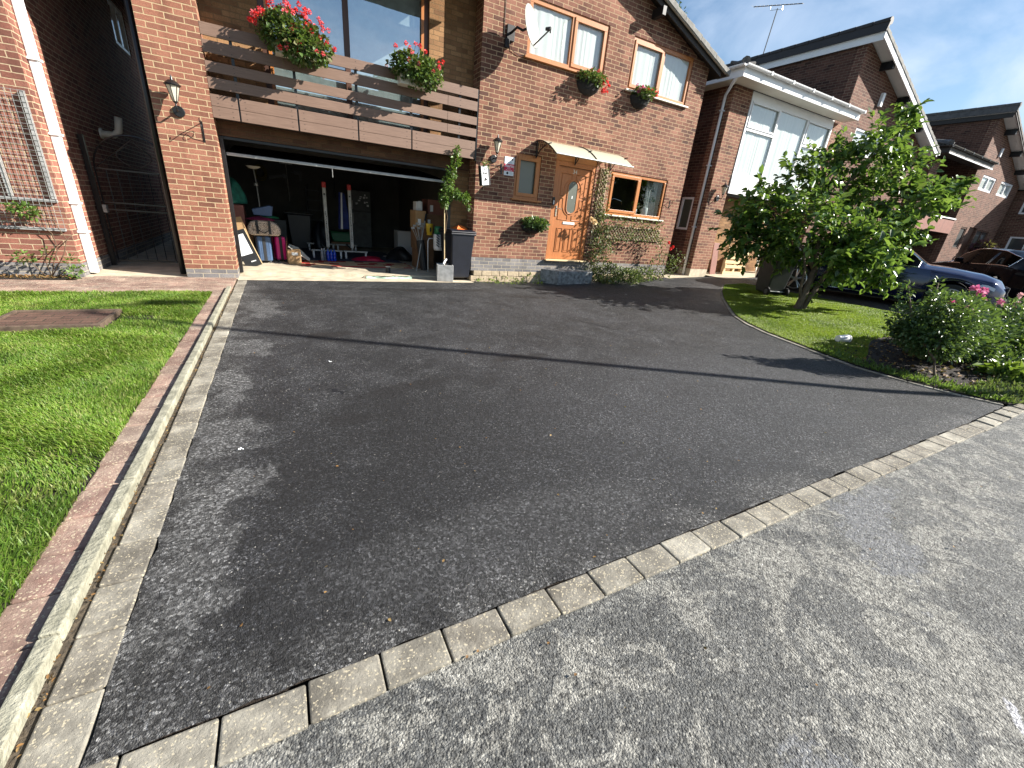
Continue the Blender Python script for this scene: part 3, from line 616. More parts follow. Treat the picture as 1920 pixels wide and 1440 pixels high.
# ------------------------------------------------------------------ buildings
def slope_z(xr, x): return 5.13 + .355 * (xr + .05 - x)
def gable_wing(H, xg, xr, ops, y0, mat, plinth=None, barge='fascia', zb=.0, tiles='tile_edge', sidefascia=None, back=16.5, apron='tile'):
    z0 = plinth if plinth else zb
    wall(xg, xr, z0, 5.13, y0, y0 + .28, ops).build('front_wall', mat, H)
    B().prism([(xg, 5.13), (xr, 5.13), (xg, slope_z(xr, xg))], y0, y0 + .28).build('gable_wall', mat, H)
    B().prism([(y0 + .28, zb), (back, zb), (back, slope_z(xr, xg + .28) - .02), (y0 + .28, slope_z(xr, xg + .28) - .02)], xg, xg + .28, 'x').build('side_wall', 'brick_shaded', H)
    B().box(xr - .28, xr, y0 + .28, back, zb, 5.12).build('side_wall', mat, H)
    B().box(xg + .28, xr - .28, back - .28, back, zb, 5.12).build('rear_wall', mat, H)
    # roof: stepped tile courses running along the slope
    b = B(); n = 22; xa, xb_ = xg - .12, xr + .38; L_ = (xb_ - xa) / n; ya, yb = y0 - .42, back + .3
    for i in range(n):
        x0_, x1_ = xa + i * L_, xa + (i + 1) * L_ + .03; za, zc = slope_z(xr, x0_) + .115, slope_z(xr, x1_) + .145
        b.prism([(x0_, za), (x1_, zc), (x1_, zc - .035), (x0_, za - .035)], ya + .36, yb)
    r = b.build('roof', 'tile', H)
    b = B()
    for i in range(n):
        x0_, x1_ = xa + i * L_ + .006, xa + (i + 1) * L_ + .02; za, zc = slope_z(xr, x0_) + .125, slope_z(xr, x1_) + .150
        b.prism([(x0_, za), (x1_, zc), (x1_, zc - .11), (x0_, za - .09)], ya - .015 + (i % 2) * .004, ya + .35)
    b.build('verge_tiles', tiles, r, bevel=.006)
    # underside and bargeboard
    B().prism([(xa, slope_z(xr, xa) + .03), (xb_ - .02, slope_z(xr, xb_ - .02) + .03), (xb_ - .02, slope_z(xr, xb_ - .02) + .075), (xa, slope_z(xr, xa) + .075)], ya + .04, yb - .05).build('soffit', 'soffit' if barge == 'fascia' else 'white', r)
    wd = .19 if barge == 'white' else .10
    B().prism([(xa, slope_z(xr, xa) + .075), (xb_ - .1, slope_z(xr, xb_ - .1) + .075), (xb_ - .1, slope_z(xr, xb_ - .1) + .075 - wd), (xa, slope_z(xr, xa) + .075 - wd)], ya + .005, ya + .036).build('bargeboard', barge, r)
    for k in (.18, .47, .74):  # purlin ends under the verge
        x = xg + (xr - xg) * k; z = slope_z(xr, x)
        B().box(x - .05, x + .05, ya + .06, y0, z - .20, z + .01).build('purlin_end', 'black', r, bevel=.006)
    # high side: fascia and dark apron along the top of the side wall
    zt = slope_z(xr, xg)
    B().box(xg - .09, xg - .06, ya + .04, back, zt - .12, zt + .07).build('side_fascia', sidefascia or barge, r)
    B().prism([(xg - .16, zt + .075), (xg - .11, zt + .075), (xg - .02, zt + .33), (xg - .10, zt + .33)], ya - .01, back).build('ridge_apron', apron, r)
    b = B()
    for i in range(18): b.lathe((0, 0, 0), [(.01, 0)], 3) if False else b.tube([(xg - .03, ya + i * .45, zt + .33), (xg - .03, ya + i * .45 + .44, zt + .335)], .095, 10, .085)
    b.build('ridge_tiles', apron, r, smooth=False)
    B().tube([(xr + .42, ya, slope_z(xr, xr + .4) + .05), (xr + .42, yb, slope_z(xr, xr + .4) + .05)], .055, 10).build('gutter', 'black' if barge != 'white' else 'white', H)
    return r
def low_roof(H, xl, xg, ze, fmat, back=16.5, ye=8.25, side=True):
    s = .27; k = 3.05; zt = ze + .06 + s * k
    b = B(); z = ze + .06
    b.quad((xl, ye, z), (xg, ye, z), (xg, ye + k, zt), (xl + k, ye + k, zt)); b.quad((xl, ye, z), (xl + k, ye + k, zt), (xl + k, back, zt), (xl, back, z)); b.quad((xl + k, ye + k, zt), (xg, ye + k, zt), (xg, back, zt), (xl + k, back, zt))
    r = b.build('low_roof', 'tile', H)
    b = B(); n = int((xg - xl) / .15)
    for i in range(n): b.tube([(xl + .07 + i * .15, ye - .01, z + .008), (xl + .07 + i * .15, ye + .5, z + .008 + s * .5)], .035, 6)
    for i in range(28): b.tube([(xl - .01, ye + .15 + i * .15, z + .008), (xl + .5, ye + .15 + i * .15, z + .008 + s * .5)], .035, 6)
    b.build('eave_tiles', 'tile', r)
    b = B()
    for i in range(9): a = .08 + i * .36; b.tube([(xl + a, ye + a, z + .07 + s * a), (xl + a + .36, ye + a + .36, z + .08 + s * (a + .36))], .10, 8, .085)
    b.build('hip_tiles', 'tile', r)
    B().box(xl, xg - .02, ye, ye + .025, ze - .19, ze + .05).box(xl, xl + .025, ye + .025, back, ze - .19, ze + .05).build('fascia', fmat, H)
    B().box(xl + .03, xg - .02, ye + .028, 8.70, ze - .19, ze - .17).box(xl + .03, xl + .40, 8.70, back, ze - .19, ze - .17).build('soffit', 'offwhite' if fmat == 'white' else 'soffit', H)
    def trough(p, q):
        b = B(); p, q = Vector(p), Vector(q); d = (q - p).normalized(); sd_ = Vector((d.y, -d.x, 0)); pr = []
        for i in range(9):
            a = math.pi * i / 8; pr.append((math.cos(a) * .058, -math.sin(a) * .058))
        pr += [(x * .9, zz * .9) for x, zz in pr[::-1]]
        n = len(pr); vs = [tuple(e + sd_ * x + Vector((0, 0, zz))) for e in (p, q) for x, zz in pr]
        b.add(vs, [(i, (i + 1) % n, (i + 1) % n + n, i + n) for i in range(n)] + [tuple(range(n)), tuple(range(n, 2 * n))]); return b
    t1 = trough((xl - .06, ye - .065, ze + .045), (xg - .02, ye - .065, ze + .045)); g = t1.build('gutter', 'white' if fmat == 'white' else 'black', H)
    t2 = trough((xl - .065, back, ze + .045), (xl - .065, ye - .06, ze + .045)); t2.build('gutter', 'white' if fmat == 'white' else 'black', H)
    b = B(); x = xl + .9
    while x < xg: b.box(x - .03, x + .03, ye - .13, ye - .001, ze - .02, ze + .055); x += .95
    b.build('gutter_bracket', 'white' if fmat == 'white' else 'black', g)
    return r

# ---- the house in the middle
H1 = thing('brick_house', 'red brick house with open garage, slatted balcony and golden oak door', 'house', (3.6, 8.7, 0))
OPS = [(4.53, 5.16, 1.80, 2.67), (5.54, 6.67, .53, 2.95), (7.13, 9.03, 1.69, 2.65), (4.57, 6.48, 4.33, 5.128), (7.17, 9.06, 4.29, 5.128)]
# upper windows cut the eave line, so the wall here is closed above them by the gable piece
gz = lambda x: slope_z(9.62, x)
OPS1 = OPS[:3] + [(4.57, 6.48, 4.33, 5.26), (7.17, 9.06, 4.29, 5.26)]
wall(3.63, 9.62, .53, 5.26, 8.7, 8.98, OPS1[:3] + [(4.57, 6.48, 4.33, 5.26), (7.17, 9.06, 4.29, 5.26)]).build('front_wall', 'brick', H1)
B().prism([(3.63, 5.26), (9.30, 5.26), (3.63, gz(3.63))], 8.7, 8.98).build('gable_wall', 'brick', H1)
B().box(3.63, 9.62, 8.705, 8.97, .24, .53).build('plinth', 'brick_blue', H1)
b = B(); x = 3.63
while x < 9.6:
    w_ = random.uniform(.18, .3); b.box(x + .004, min(x + w_, 9.62), 8.69 + random.uniform(-.006, .008), 8.95, -.05, .125 + random.uniform(-.006, .003)); b.box(x - .05 + .12, min(x + w_ + .07, 9.62) - .006, 8.692 + random.uniform(-.006, .008), 8.95, .13, .237); x += w_
b.build('plinth_base', 'plinth_render', H1, bevel=.008)
B().prism([(8.98, 0), (16.5, 0), (16.5, gz(3.9) - .02), (8.98, gz(3.9) - .02)], 3.63, 3.91, 'x').build('side_wall', 'brick', H1)
B().box(9.34, 9.62, 8.98, 16.5, 0, 5.15).build('side_wall', 'brick_shaded', H1)
B().box(3.91, 9.34, 16.2, 16.5, 0, 5.15).box(-1.16, 3.63, 15.2, 15.5, 0, 5.1).build('rear_wall', 'brick_shaded', H1)
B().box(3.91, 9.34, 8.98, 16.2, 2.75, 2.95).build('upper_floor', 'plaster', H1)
# roof of the gable wing (shared builder needs walls of its own, so only its roof parts are made here)
def roof_only(H, xg, xr, y0, barge, back, apron='tile', sidef=None):
    keep = wall
    class Skip(B):
        pass
    n = 22; xa, xb_ = xg - .12, xr + .38; L_ = (xb_ - xa) / n; ya, yb = y0 - .30, back + .3
    b = B()
    for i in range(n):
        x0_, x1_ = xa + i * L_, xa + (i + 1) * L_ + .03; za, zc = slope_z(xr, x0_) + .115, slope_z(xr, x1_) + .145
        b.prism([(x0_, za), (x1_, zc), (x1_, zc - .035), (x0_, za - .035)], ya + .36, yb)
    r = b.build('roof', 'tile', H)
    b = B()
    for i in range(n):
        x0_, x1_ = xa + i * L_ + .006, xa + (i + 1) * L_ + .02; za, zc = slope_z(xr, x0_) + .125, slope_z(xr, x1_) + .150
        b.prism([(x0_, za), (x1_, zc), (x1_, zc - .12), (x0_, za - .09)], ya - .015 + (i % 2) * .004, ya + .35)
    b.build('verge_tiles', 'tile_edge', r, bevel=.006)
    B().prism([(xa, slope_z(xr, xa) + .02), (xb_ - .02, slope_z(xr, xb_ - .02) + .02), (xb_ - .02, slope_z(xr, xb_ - .02) + .06), (xa, slope_z(xr, xa) + .06)], ya + .05, yb - .05).build('soffit', 'soffit', r)
    B().prism([(xa, slope_z(xr, xa) + .06), (xb_ - .1, slope_z(xr, xb_ - .1) + .06), (xb_ - .1, slope_z(xr, xb_ - .1) + .015), (xa, slope_z(xr, xa) + .015)], ya + .005, ya + .045).build('bargeboard', barge, r)
    B().prism([(xa, slope_z(xr, xa) + .012), (xb_ - .2, slope_z(xr, xb_ - .2) + .012), (xb_ - .2, slope_z(xr, xb_ - .2) - .09), (xa, slope_z(xr, xa) - .09)], ya + .07, ya + .10).build('bargeboard', 'soffit', r)
    for k in (.10, .66):
        x = xg + (xr - xg) * k; z = slope_z(xr, x)
        B().box(x - .05, x + .05, ya - .02, y0, z - .25, z - .09).build('purlin_end', 'black', r, bevel=.006)
    zt = slope_z(xr, xg)
    B().prism([(xg - .16, zt + .075), (xg - .11, zt + .075), (xg - .02, zt + .33), (xg - .10, zt + .33)], ya - .01, back).build('ridge_apron', apron, r)
    return r
roof_only(H1, 3.63, 9.62, 8.7, 'fascia', 16.5)
low_roof(H1, -2.2, 3.60, 5.16, 'soffit', ye=7.95)
# garage wing
wall(-1.46, -.74, .145, 5.1, 8.7, 9.06).build('pillar', 'brick_pillar', H1)
B().box(-1.46, -.74, 8.702, 9.06, -.02, .143).build('plinth', 'brick_blue', H1)
B().box(-1.46, -1.16, 9.062, 15.5, -.02, 5.1).build('side_wall', 'brick_shaded', H1)
wall(-.738, 3.628, 2.445, 5.1, 9.05, 9.3, [(.03, 2.74, 2.50, 4.95)]).build('balcony_wall', 'brick_buff', H1); wall(-.738, 3.628, 2.22, 2.443, 9.05, 9.3).build('lintel_wall', M['brick_buff_shaded'], H1)
B().box(3.24, 3.628, 9.05, 9.3, .0, 2.218).build('garage_pier', 'brick_buff', H1)
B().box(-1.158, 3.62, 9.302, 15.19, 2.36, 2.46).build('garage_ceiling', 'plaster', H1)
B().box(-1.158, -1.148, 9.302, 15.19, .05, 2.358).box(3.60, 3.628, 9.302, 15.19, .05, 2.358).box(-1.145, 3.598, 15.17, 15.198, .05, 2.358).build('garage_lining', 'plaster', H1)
B().box(-.736, -.68, 9.04, 9.12, .05, 2.215).box(3.17, 3.238, 9.04, 9.12, .05, 2.215).box(-.678, 3.168, 9.04, 9.12, 2.17, 2.215).build('garage_frame', 'black', H1, bevel=.004)
B().box(-.30, -.02, 9.302, 9.5, 1, 1.02) if False else None
gd = B().prism([(9.13, 1.955), (11.3, 2.24), (11.3, 2.28), (9.13, 1.995)], -.67, 3.16, 'x').build('garage_door', 'black', H1)
B().box(-.67, 3.16, 9.095, 9.128, 1.945, 1.99).build('bottom_rail', 'alu', gd, bevel=.004)
hb = B().tube([(.95, 9.11, 1.945), (.95, 9.11, 1.80)], .006, 6).build('pull_cord', 'alu', gd)
B().tube([(-1.53, 8.86, .03), (-1.53, 8.86, 5.2)], .042, 12).build('downpipe', 'black', H1, smooth=True)
# patio window behind the balcony
pw = window(H1, .03, 2.74, 2.50, 4.95, 9.10, 'brownframe', [1.32], .09, glass='glass_mirror', curtain=False)
B().box(.12, .17, 9.085, 9.099, 2.60, 4.86).build('sash_trim', 'oak', pw); B().box(.17, 1.22, 9.085, 9.099, 2.62, 2.72).build('sash_trim', 'oak', pw); B().box(2.60, 2.65, 9.085, 9.099, 2.60, 4.86).build('sash_trim', 'oak', pw)
B().box(.1, 2.68, 9.19, 9.21, 2.5, 4.9).build('reflection_sheet', pm('pale_sky_reflection', (.42, .50, .50), .9), pw)  # pale sheet added behind the glass, its colour imitates the sky's reflection
# balcony
bal = B().box(-.735, 3.625, 8.78, 9.048, 2.44, 2.66).build('balcony', 'soffit', H1)
screws = []
for z0_, z1_ in ((3.45, 3.605), (3.245, 3.40), (3.01, 3.145), (2.80, 2.945)):
    cuts = [(-.738, 3.0), (3.004, 3.60)] if z0_ < 3.44 else [(-.738, 3.60)]
    b = B()
    for a, c in cuts: b.box(a, c, 8.70, 8.726, z0_, z1_)
    b.build('rail_board', 'deck', bal, bevel=.003)
    for px_ in (-.38, .44, 1.38, 2.32, 3.25): screws += [(px_, z0_ + .035), (px_, z1_ - .035)]
xs = [-.738, -.38, .44, 1.38, 2.32, 3.60]
for a, c in zip(xs[:-1], xs[1:]):
    b = B()
    b.box(a + (.012 if a > -.7 else 0), c - .012, 8.70, 8.726, 2.42, 2.572).box(a + (.012 if a > -.7 else 0), c - .012, 8.70, 8.726, 2.576, 2.73)
    b.build('skirt_board', 'deck', bal, bevel=.003)
    screws += [(x, z) for x in (a + .09, c - .09) for z in (2.46, 2.53, 2.615, 2.69)]
for px_ in (-.38, .44, 1.38, 2.32, 3.25): B().box(px_ - .02, px_ + .02, 8.727, 8.77, 2.43, 3.57).build('post', 'black', bal)
B().box(3.602, 3.626, 8.705, 8.78, 2.40, 3.6).build('end_post', 'black', bal)
b = B()
for x, z in screws: b.cyl((x, 8.6985, z), (x, 8.701, z), .006, n=8)
setp(b.build('screws', 'black', bal), kind='stuff')
# windows and door of the gable wing
window(H1, 4.53, 5.16, 1.80, 2.67, 8.72, 'oak', sash=(0,), fw=.075, glass='glass_frost', curtain=False, sillm='oak_h', label='small frosted window left of the door')
kw = window(H1, 7.13, 9.03, 1.69, 2.65, 8.72, 'oak', [8.10], .075, sash=(0,), glass='glass_dark', curtain=False, sillm='offwhite', label='wide kitchen window right of the door')
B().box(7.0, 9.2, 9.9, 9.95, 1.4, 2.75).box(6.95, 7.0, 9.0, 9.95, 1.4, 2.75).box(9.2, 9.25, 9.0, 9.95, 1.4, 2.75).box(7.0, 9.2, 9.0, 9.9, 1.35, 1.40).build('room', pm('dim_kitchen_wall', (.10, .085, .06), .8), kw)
b = B(); n = 26
for i in range(n):
    xa, xb_ = 8.50 + .42 * i / n, 8.50 + .42 * (i + 1) / n; ya, yb = 8.90 + .02 * math.sin(i * 1.3), 8.90 + .02 * math.sin((i + 1) * 1.3)
    b.quad((xa + .05, ya, 1.76), (xb_ + .05, yb, 1.76), (xb_, yb, 2.6), (xa, ya, 2.6))
b.build('curtain', 'curtain', kw, smooth=True)
window(H1, 4.57, 6.48, 4.33, 5.26, 8.72, 'oak', [5.60], .075, sash=(1,), sillm='oak_h', label='larger left upstairs window')
window(H1, 7.17, 9.06, 4.29, 5.26, 8.72, 'oak', [8.12], .075, sash=(0,), sillm='offwhite', label='right upstairs window near the roof edge')
B().box(5.54, 6.67, 8.72, 8.76, 2.675, 2.948).build('door_head_panel', 'oak_h', H1)
df = B().box(5.545, 5.645, 8.715, 8.81, .56, 2.67).box(6.565, 6.665, 8.715, 8.81, .56, 2.67).box(5.645, 6.565, 8.715, 8.81, 2.575, 2.67).build('door_frame', 'oakdoor', H1, bevel=.006)
B().box(5.50, 6.71, 8.60, 8.80, .525, .555).build('door_sill', 'palewood', H1, bevel=.005)
dr = B().box(5.65, 6.56, 8.745, 8.79, .565, 2.57).build('front_door', 'oakdoor', H1)
b = B(); X0, X1 = 5.65, 6.56; cx = (X0 + X1) / 2; yy = 8.743
def ring(cx, cz, rx, rz, r, a0=0, a1=360, n=30): return [(cx + rx * math.cos(rad(a0 + (a1 - a0) * i / n)), yy, cz + rz * math.sin(rad(a0 + (a1 - a0) * i / n))) for i in range(n + 1)]
def stad(cx, z0_, z1_, r): return [(cx + r * math.cos(a), yy, z1_ - r + r * math.sin(a)) for a in [math.pi * i / 14 for i in range(15)]] + [(cx + r * math.cos(a), yy, z0_ + r + r * math.sin(a)) for a in [math.pi + math.pi * i / 14 for i in range(15)]]
p = stad(cx, 1.60, 2.31, .135); b.tube(p + [p[0]], .016, 8)
p = stad(cx, 1.53, 2.38, .20); 
for sgn in (-1, 1):
    # quarter panels round the oval
    for (za, zb_) in ((1.98, 2.44), (1.46, 1.92)):
        q = []
        top = za > 1.9
        arc = [(cx + sgn * .235 * math.cos(a), yy, (2.11 + .235 * math.sin(a)) if top else (1.79 - .235 * math.sin(a))) for a in [math.pi / 2.4 * i / 10 for i in range(11)]]
        ze_ = zb_ if top else za; zi = za if top else zb_
        q = [(cx + sgn * .235, yy, zi)] + arc + [(cx + sgn * .065, yy, ze_), (cx + sgn * .335, yy, ze_), (cx + sgn * .335, yy, zi), (cx + sgn * .235, yy, zi)]
        b.tube(q, .011, 6)
for x in (-.24, 0, .24):
    q = [(cx + x - .075, yy, .74), (cx + x + .075, yy, .74), (cx + x + .075, yy, 1.27), (cx + x - .075, yy, 1.27), (cx + x - .075, yy, .74)]; b.tube(q, .012, 6)
    b.box(cx + x - .045, cx + x + .045, 8.738, 8.7449, .77, 1.24)
b.build('mouldings', 'oakdoor', dr, smooth=False)
p = [(q[0], q[2]) for q in stad(cx, 1.60, 2.31, .125)]; B().prism(p, 8.737, 8.7445).build('oval_pane', 'glass_frost', dr)
B().box(cx - .17, cx + .17, 8.732, 8.744, 1.365, 1.42).build('letter_plate', 'alu_pale', dr, bevel=.003)
B().box(5.69, 5.725, 8.73, 8.744, 1.52, 1.75).tube([(5.707, 8.735, 1.69), (5.707, 8.69, 1.69), (5.83, 8.69, 1.685)], .010, 8).build('handle', 'chrome', dr, bevel=.002)
text('34', .12, 'door_number', 'alu_pale', dr, (cx, 8.742, 2.49), (rad(90), 0, 0), .003)
B().box(cx - .012, cx + .012, 8.733, 8.736, 1.93, 1.99).build('sticker', 'signwhite', dr)
B().box(5.555, 5.615, 8.69, 8.714, 1.75, 1.92).build('doorbell', 'black', H1, bevel=.008)
B().box(5.57, 5.60, 8.684, 8.689, 1.77, 1.85).build('doorbell_button', 'alu_pale', H1)

# ---- house to the right with the white first-floor window
H2 = thing('brick_house', 'brown brick house with wide white first floor window and white bargeboards', 'house', (16.4, 8.75, .2))
wall(10.75, 11.50, .45, 5.25, 8.75, 9.2).build('pillar', 'brick', H2)
B().box(10.75, 11.50, 8.752, 9.2, .1, .449).build('plinth', 'concrete', H2)
# side wall with a little window, seen past the corner
def sidewall(H, X, y0_, y1_, z0_, z1_, ops, mat, th=.28):
    b = B(lambda x, y, z: (y, x, z)); wall(y0_, y1_, z0_, z1_, X, X + th, ops, b); return b.build('side_wall', mat, H)
sidewall(H2, 10.75, 9.202, 16.5, .1, 5.25, [(9.22, 9.66, 1.52, 2.42)], 'brick_shaded')
window(H2, 9.22, 9.66, 1.52, 2.42, 10.76, 'white', fw=.06, glass='glass_frost', curtain=False, tf=lambda x, y, z: (y, x, z), label='small white side window')
B().box(11.50, 16.1, 9.2, 9.4, .1, 2.6).build('porch_wall', 'brick_buff', H2)
B().box(11.50, 16.1, 8.8, 9.198, 2.54, 2.60).build('porch_ceiling', 'soffit', H2)
B().box(11.505, 11.66, 8.9, 9.05, .1, 2.53).build('porch_post', 'offwhite', H2, bevel=.004)
B().box(11.502, 15.62, 8.72, 8.78, 2.60, 3.03).build('window_panel', 'white', H2)
bw = window(H2, 11.502, 15.62, 3.035, 4.93, 8.73, 'white', [12.86, 14.28], .07, transom={0: 4.22, 2: 4.22})
B().box(11.502, 15.62, 8.74, 8.80, 4.932, 5.08).build('frieze', 'white', H2)
wall(15.622, 16.1, 2.60, 5.1, 8.75, 9.0).build('corner_wall', 'brick', H2)
low_roof(H2, 10.32, 16.0, 5.27, 'white')
gable_wing(H2, 16.1, 22.0, [(17.0, 18.9, 4.40, 5.128), (19.65, 21.5, 4.40, 5.128)], 8.75, 'brick_far', None, 'white', .1, sidefascia='white', apron='soffit')
window(H2, 17.0, 18.9, 4.40, 5.128, 8.77, 'white', [17.95], .07); window(H2, 19.65, 21.5, 4.40, 5.128, 8.77, 'white', [20.6], .07)
B().box(17.72, 17.86, 8.66, 8.749, 5.82, 6.20).build('gable_vent', 'white', H2, bevel=.01)
B().tube([(10.36, 8.36, 5.22), (10.36, 8.5, 5.05), (10.68, 8.93, 4.86), (10.68, 8.93, 4.6), (10.68, 8.93, .25)], .036, 12).build('downpipe', 'white', H2, smooth=True)
for z in (1.6, 3.2, 4.5): B().box(10.63, 10.749, 8.885, 8.975, z, z + .03).build('pipe_clip', 'white', H2)

# ---- third house, dark recessed balcony
H3 = thing('brick_house', 'farther brick house with black roof edge, dark recessed balcony and two pairs of white windows', 'house', (28, 8.75, .35))
wall(23.3, 24.0, .3, 5.1, 8.75, 9.2).build('pillar', 'brick_far', H3)
B().box(23.3, 27.8, 10.0, 10.3, .3, 5.1).build('recess_wall', 'brick_shaded', H3)
B().box(24.0, 27.8, 8.8, 9.99, 2.5, 2.66).build('balcony', 'soffit', H3)
B().box(24.0, 27.8, 8.72, 8.76, 2.5, 3.05).build('balcony_panel', 'redbrown', H3)
B().box(24.0, 27.8, 8.70, 8.715, 3.1, 3.16).build('balcony_rail', 'white', H3)
B().box(25.3, 26.6, 9.93, 9.998, .35, 1.9).build('garage_panel', 'offwhite', H3)
B().box(23.3, 23.6, 9.2, 16.5, .3, 5.1).build('side_wall', 'brick_shaded', H3)
low_roof(H3, 22.9, 27.7, 5.37, 'soffit'); B().box(22.9, 27.68, 8.235, 8.249, 5.15, 5.20).build('fascia_edge', 'white', H3)
gable_wing(H3, 27.8, 33.8, [(28.75, 30.45, 4.50, 5.128), (31.2, 32.9, 4.50, 5.128), (28.95, 29.7, 1.9, 2.9), (29.95, 30.95, .35, 2.95), (31.1, 32.7, 2.0, 2.9)], 8.75, 'brick_far', None, 'soffit', .3, sidefascia='soffit', tiles='tile')
window(H3, 28.75, 30.45, 4.50, 5.128, 8.77, 'white', [29.6], .09); window(H3, 31.2, 32.9, 4.50, 5.128, 8.77, 'white', [32.05], .09)
window(H3, 28.95, 29.7, 1.9, 2.9, 8.77, 'brownframe', fw=.07, glass='glass_far', curtain=False); window(H3, 31.1, 32.7, 2.0, 2.9, 8.77, 'brownframe', [31.9], .07, glass='glass_far', curtain=False)
B().box(29.95, 30.95, 8.85, 8.9, .35, 2.95).build('front_door', 'brownframe', H3)
B().box(29.3, 29.42, 8.68, 8.749, 5.9, 6.25).build('gable_vent', 'white', H3, bevel=.01)
# ---- fourth house: only its shaded side shows
H4 = thing('brick_house', 'shaded brown brick side of the farthest house at the right edge', 'house', (37, 9, .35))
sidewall(H4, 34.3, 6.6, 16, .3, 5.4, [(7.9, 8.45, 3.9, 5.1), (7.6, 8.3, 1.8, 2.8)], 'brick_far')
wall(34.3, 42, .3, 5.4, 6.3, 6.6).build('front_wall', 'brick_far', H4)
B().box(34.1, 42.2, 6.0, 16.2, 5.41, 5.5).build('roof', 'tile', H4)
for a in ((7.9, 8.45, 3.9, 5.1), (7.6, 8.3, 1.8, 2.8)): window(H4, *a, 34.32, 'white', fw=.08, glass='glass_far', curtain=False, tf=lambda x, y, z: (y, x, z))

# ---- neighbour at the left
H0 = thing('brick_house', 'left hand orange red brick house with grey brick plinth and white downpipe', 'house', (-6, 8.6, 0))
wall(-12, -2.7, .20, 5.2, 8.6, 8.88, [(-5.6, -3.55, 1.1, 2.4)]).build('front_wall', 'brick_side', H0)
B().box(-12, -2.698, 8.59, 8.88, -.02, .198).box(-2.98, -2.69, 8.88, 16.5, -.02, .198).build('plinth', 'brick_blue', H0)
sidewall(H0, -2.98, 8.882, 16.5, .2, 5.2, [(13.7, 14.9, 4.1, 4.95)], 'brick_side')
window(H0, 13.7, 14.9, 4.1, 4.95, 2.72, 'white', [14.3], .08, glass='glass_mirror', curtain=False, tf=lambda x, y, z: (-y, x, z), label='white upstairs side window')
window(H0, -5.6, -3.55, 1.1, 2.4, 8.63, 'white', [-4.6], .08)
B().box(-12, -2.3, 8.1, 16.8, 5.201, 5.32).build('roof', 'tile', H0)
B().box(-2.30, -2.27, 8.1, 16.8, 5.12, 5.34).build('fascia', 'white', H0)
dp = B(); dp.box(-2.698, -2.60, 8.82, 8.93, .03, 5.15); dp.build('downpipe', 'white', H0, bevel=.018, seg=4)
for z in (.62, 1.02, 1.9, 2.76, 3.6): B().box(-2.699, -2.585, 8.80, 8.95, z, z + .03).build('pipe_clip', 'white', H0, bevel=.004)
B().tube([(-2.70, 11.1, 2.15), (-2.52, 11.1, 2.15), (-2.44, 11.1, 2.22), (-2.40, 11.1, 2.45)], .055, 14).cyl((-2.705, 11.1, 2.15), (-2.68, 11.1, 2.15), .09).build('flue_pipe', 'offwhite', H0, smooth=True)

# ------------------------------------------------------------------ things on the front of the middle house
def tri_lerp(a, b_, t): return a + (b_ - a) * t
t = thing('door_canopy', 'curved frosted door canopy on black scrolled brackets over the oak door', 'canopy', (6.0, 8.7, 2.8))
def arc(x): return [(x, 8.69 - .80 * u, 2.97 - .30 * u ** 1.9) for u in [i / 12 for i in range(13)]]
b = B(); A_, C_ = arc(5.00), arc(7.05)
for i in range(12):
    b.quad(A_[i], C_[i], C_[i + 1], A_[i + 1])
b.build('canopy_sheet', 'canopy', t, smooth=True)
b = B().tube([C_[-1], A_[-1]], .014, 8); b.build('front_rail', 'alu', t)
b = B().tube([(x_, y_, z_ + .008) for x_, y_, z_ in arc(6.03)], .012, 6); b.build('joint_bar', 'blackp', t)
for x_ in (5.0, 6.03, 7.05):
    b = B(); a = arc(x_); b.tube([(p[0], p[1], p[2] - .012) for p in a], .013, 6)
    b.tube([(x_, 8.68, 2.97), (x_, 8.68, 2.62)], .014, 6)
    b.tube([(x_, 8.68, 2.63), (x_, 8.55, 2.76), (x_, 8.30, 2.86), (x_, 8.12, 2.865)], .011, 6)
    for u in (.12, .22, .32, .42, .52): b.tube([(x_, 8.69 - .8 * u, 2.965 - .30 * u ** 1.9), (x_, 8.69 - .8 * u + .05, 2.68 + u * .30)], .007, 5)
    b.build('bracket', 'black', t)
# satellite dish
t = thing('satellite_dish', 'pale grey oval satellite dish on the wall left of the upstairs window', 'satellite dish', (4.33, 8.7, 4.55))
def dish(): 
    b = B(); ax = Vector((.54, -.80, .24)).normalized(); u = ax.cross(Vector((0, 0, 1))).normalized(); w = u.cross(ax).normalized(); c = Vector((4.36, 8.30, 4.62)); n = 28
    vs = []; fs = []
    for i in range(7):
        r = i / 6
        for k in range(n):
            a = 2 * math.pi * k / n; p = c + (u * math.cos(a) * .27 + w * math.sin(a) * .33) * r + ax * (.075 * r * r); vs.append(tuple(p))
    for i in range(6):
        for k in range(n): fs.append((i * n + k, i * n + (k + 1) % n, (i + 1) * n + (k + 1) % n, (i + 1) * n + k))
    b.add(vs, fs); return b, c, ax, w
b, c, ax, w = dish(); o = b.build('reflector', pm('dish_grey', (.34, .34, .31), .5, 0, .12, 5), t, smooth=True)
md = o.modifiers.new('solid', 'SOLIDIFY'); md.thickness = .008
e = c + ax * .42 - w * .16
B().tube([c - w * .30 + ax * .05, e], .012, 8).build('feed_arm', 'black', t)
B().cyl(e, e - ax * .09 + w * .03, .035, .025).cyl(e, e + Vector((0, 0, -.06)), .014).build('receiver', 'blackp', t)
B().tube([c - ax * .02, c - ax * .12, (4.19, 8.42, 4.62), (4.19, 8.66, 4.60)], .022, 10).box(4.11, 4.27, 8.66, 8.699, 4.48, 4.72).build('mount', 'blackp', t, bevel=.004)
B().tube([(4.19, 8.69, 4.5), (4.24, 8.68, 4.35), (4.42, 8.68, 4.30), (4.56, 8.68, 4.36)], .005, 5).tube([(4.06, 8.69, 4.55), (4.05, 8.69, 5.6)], .006, 5).build('cable', 'black', t)
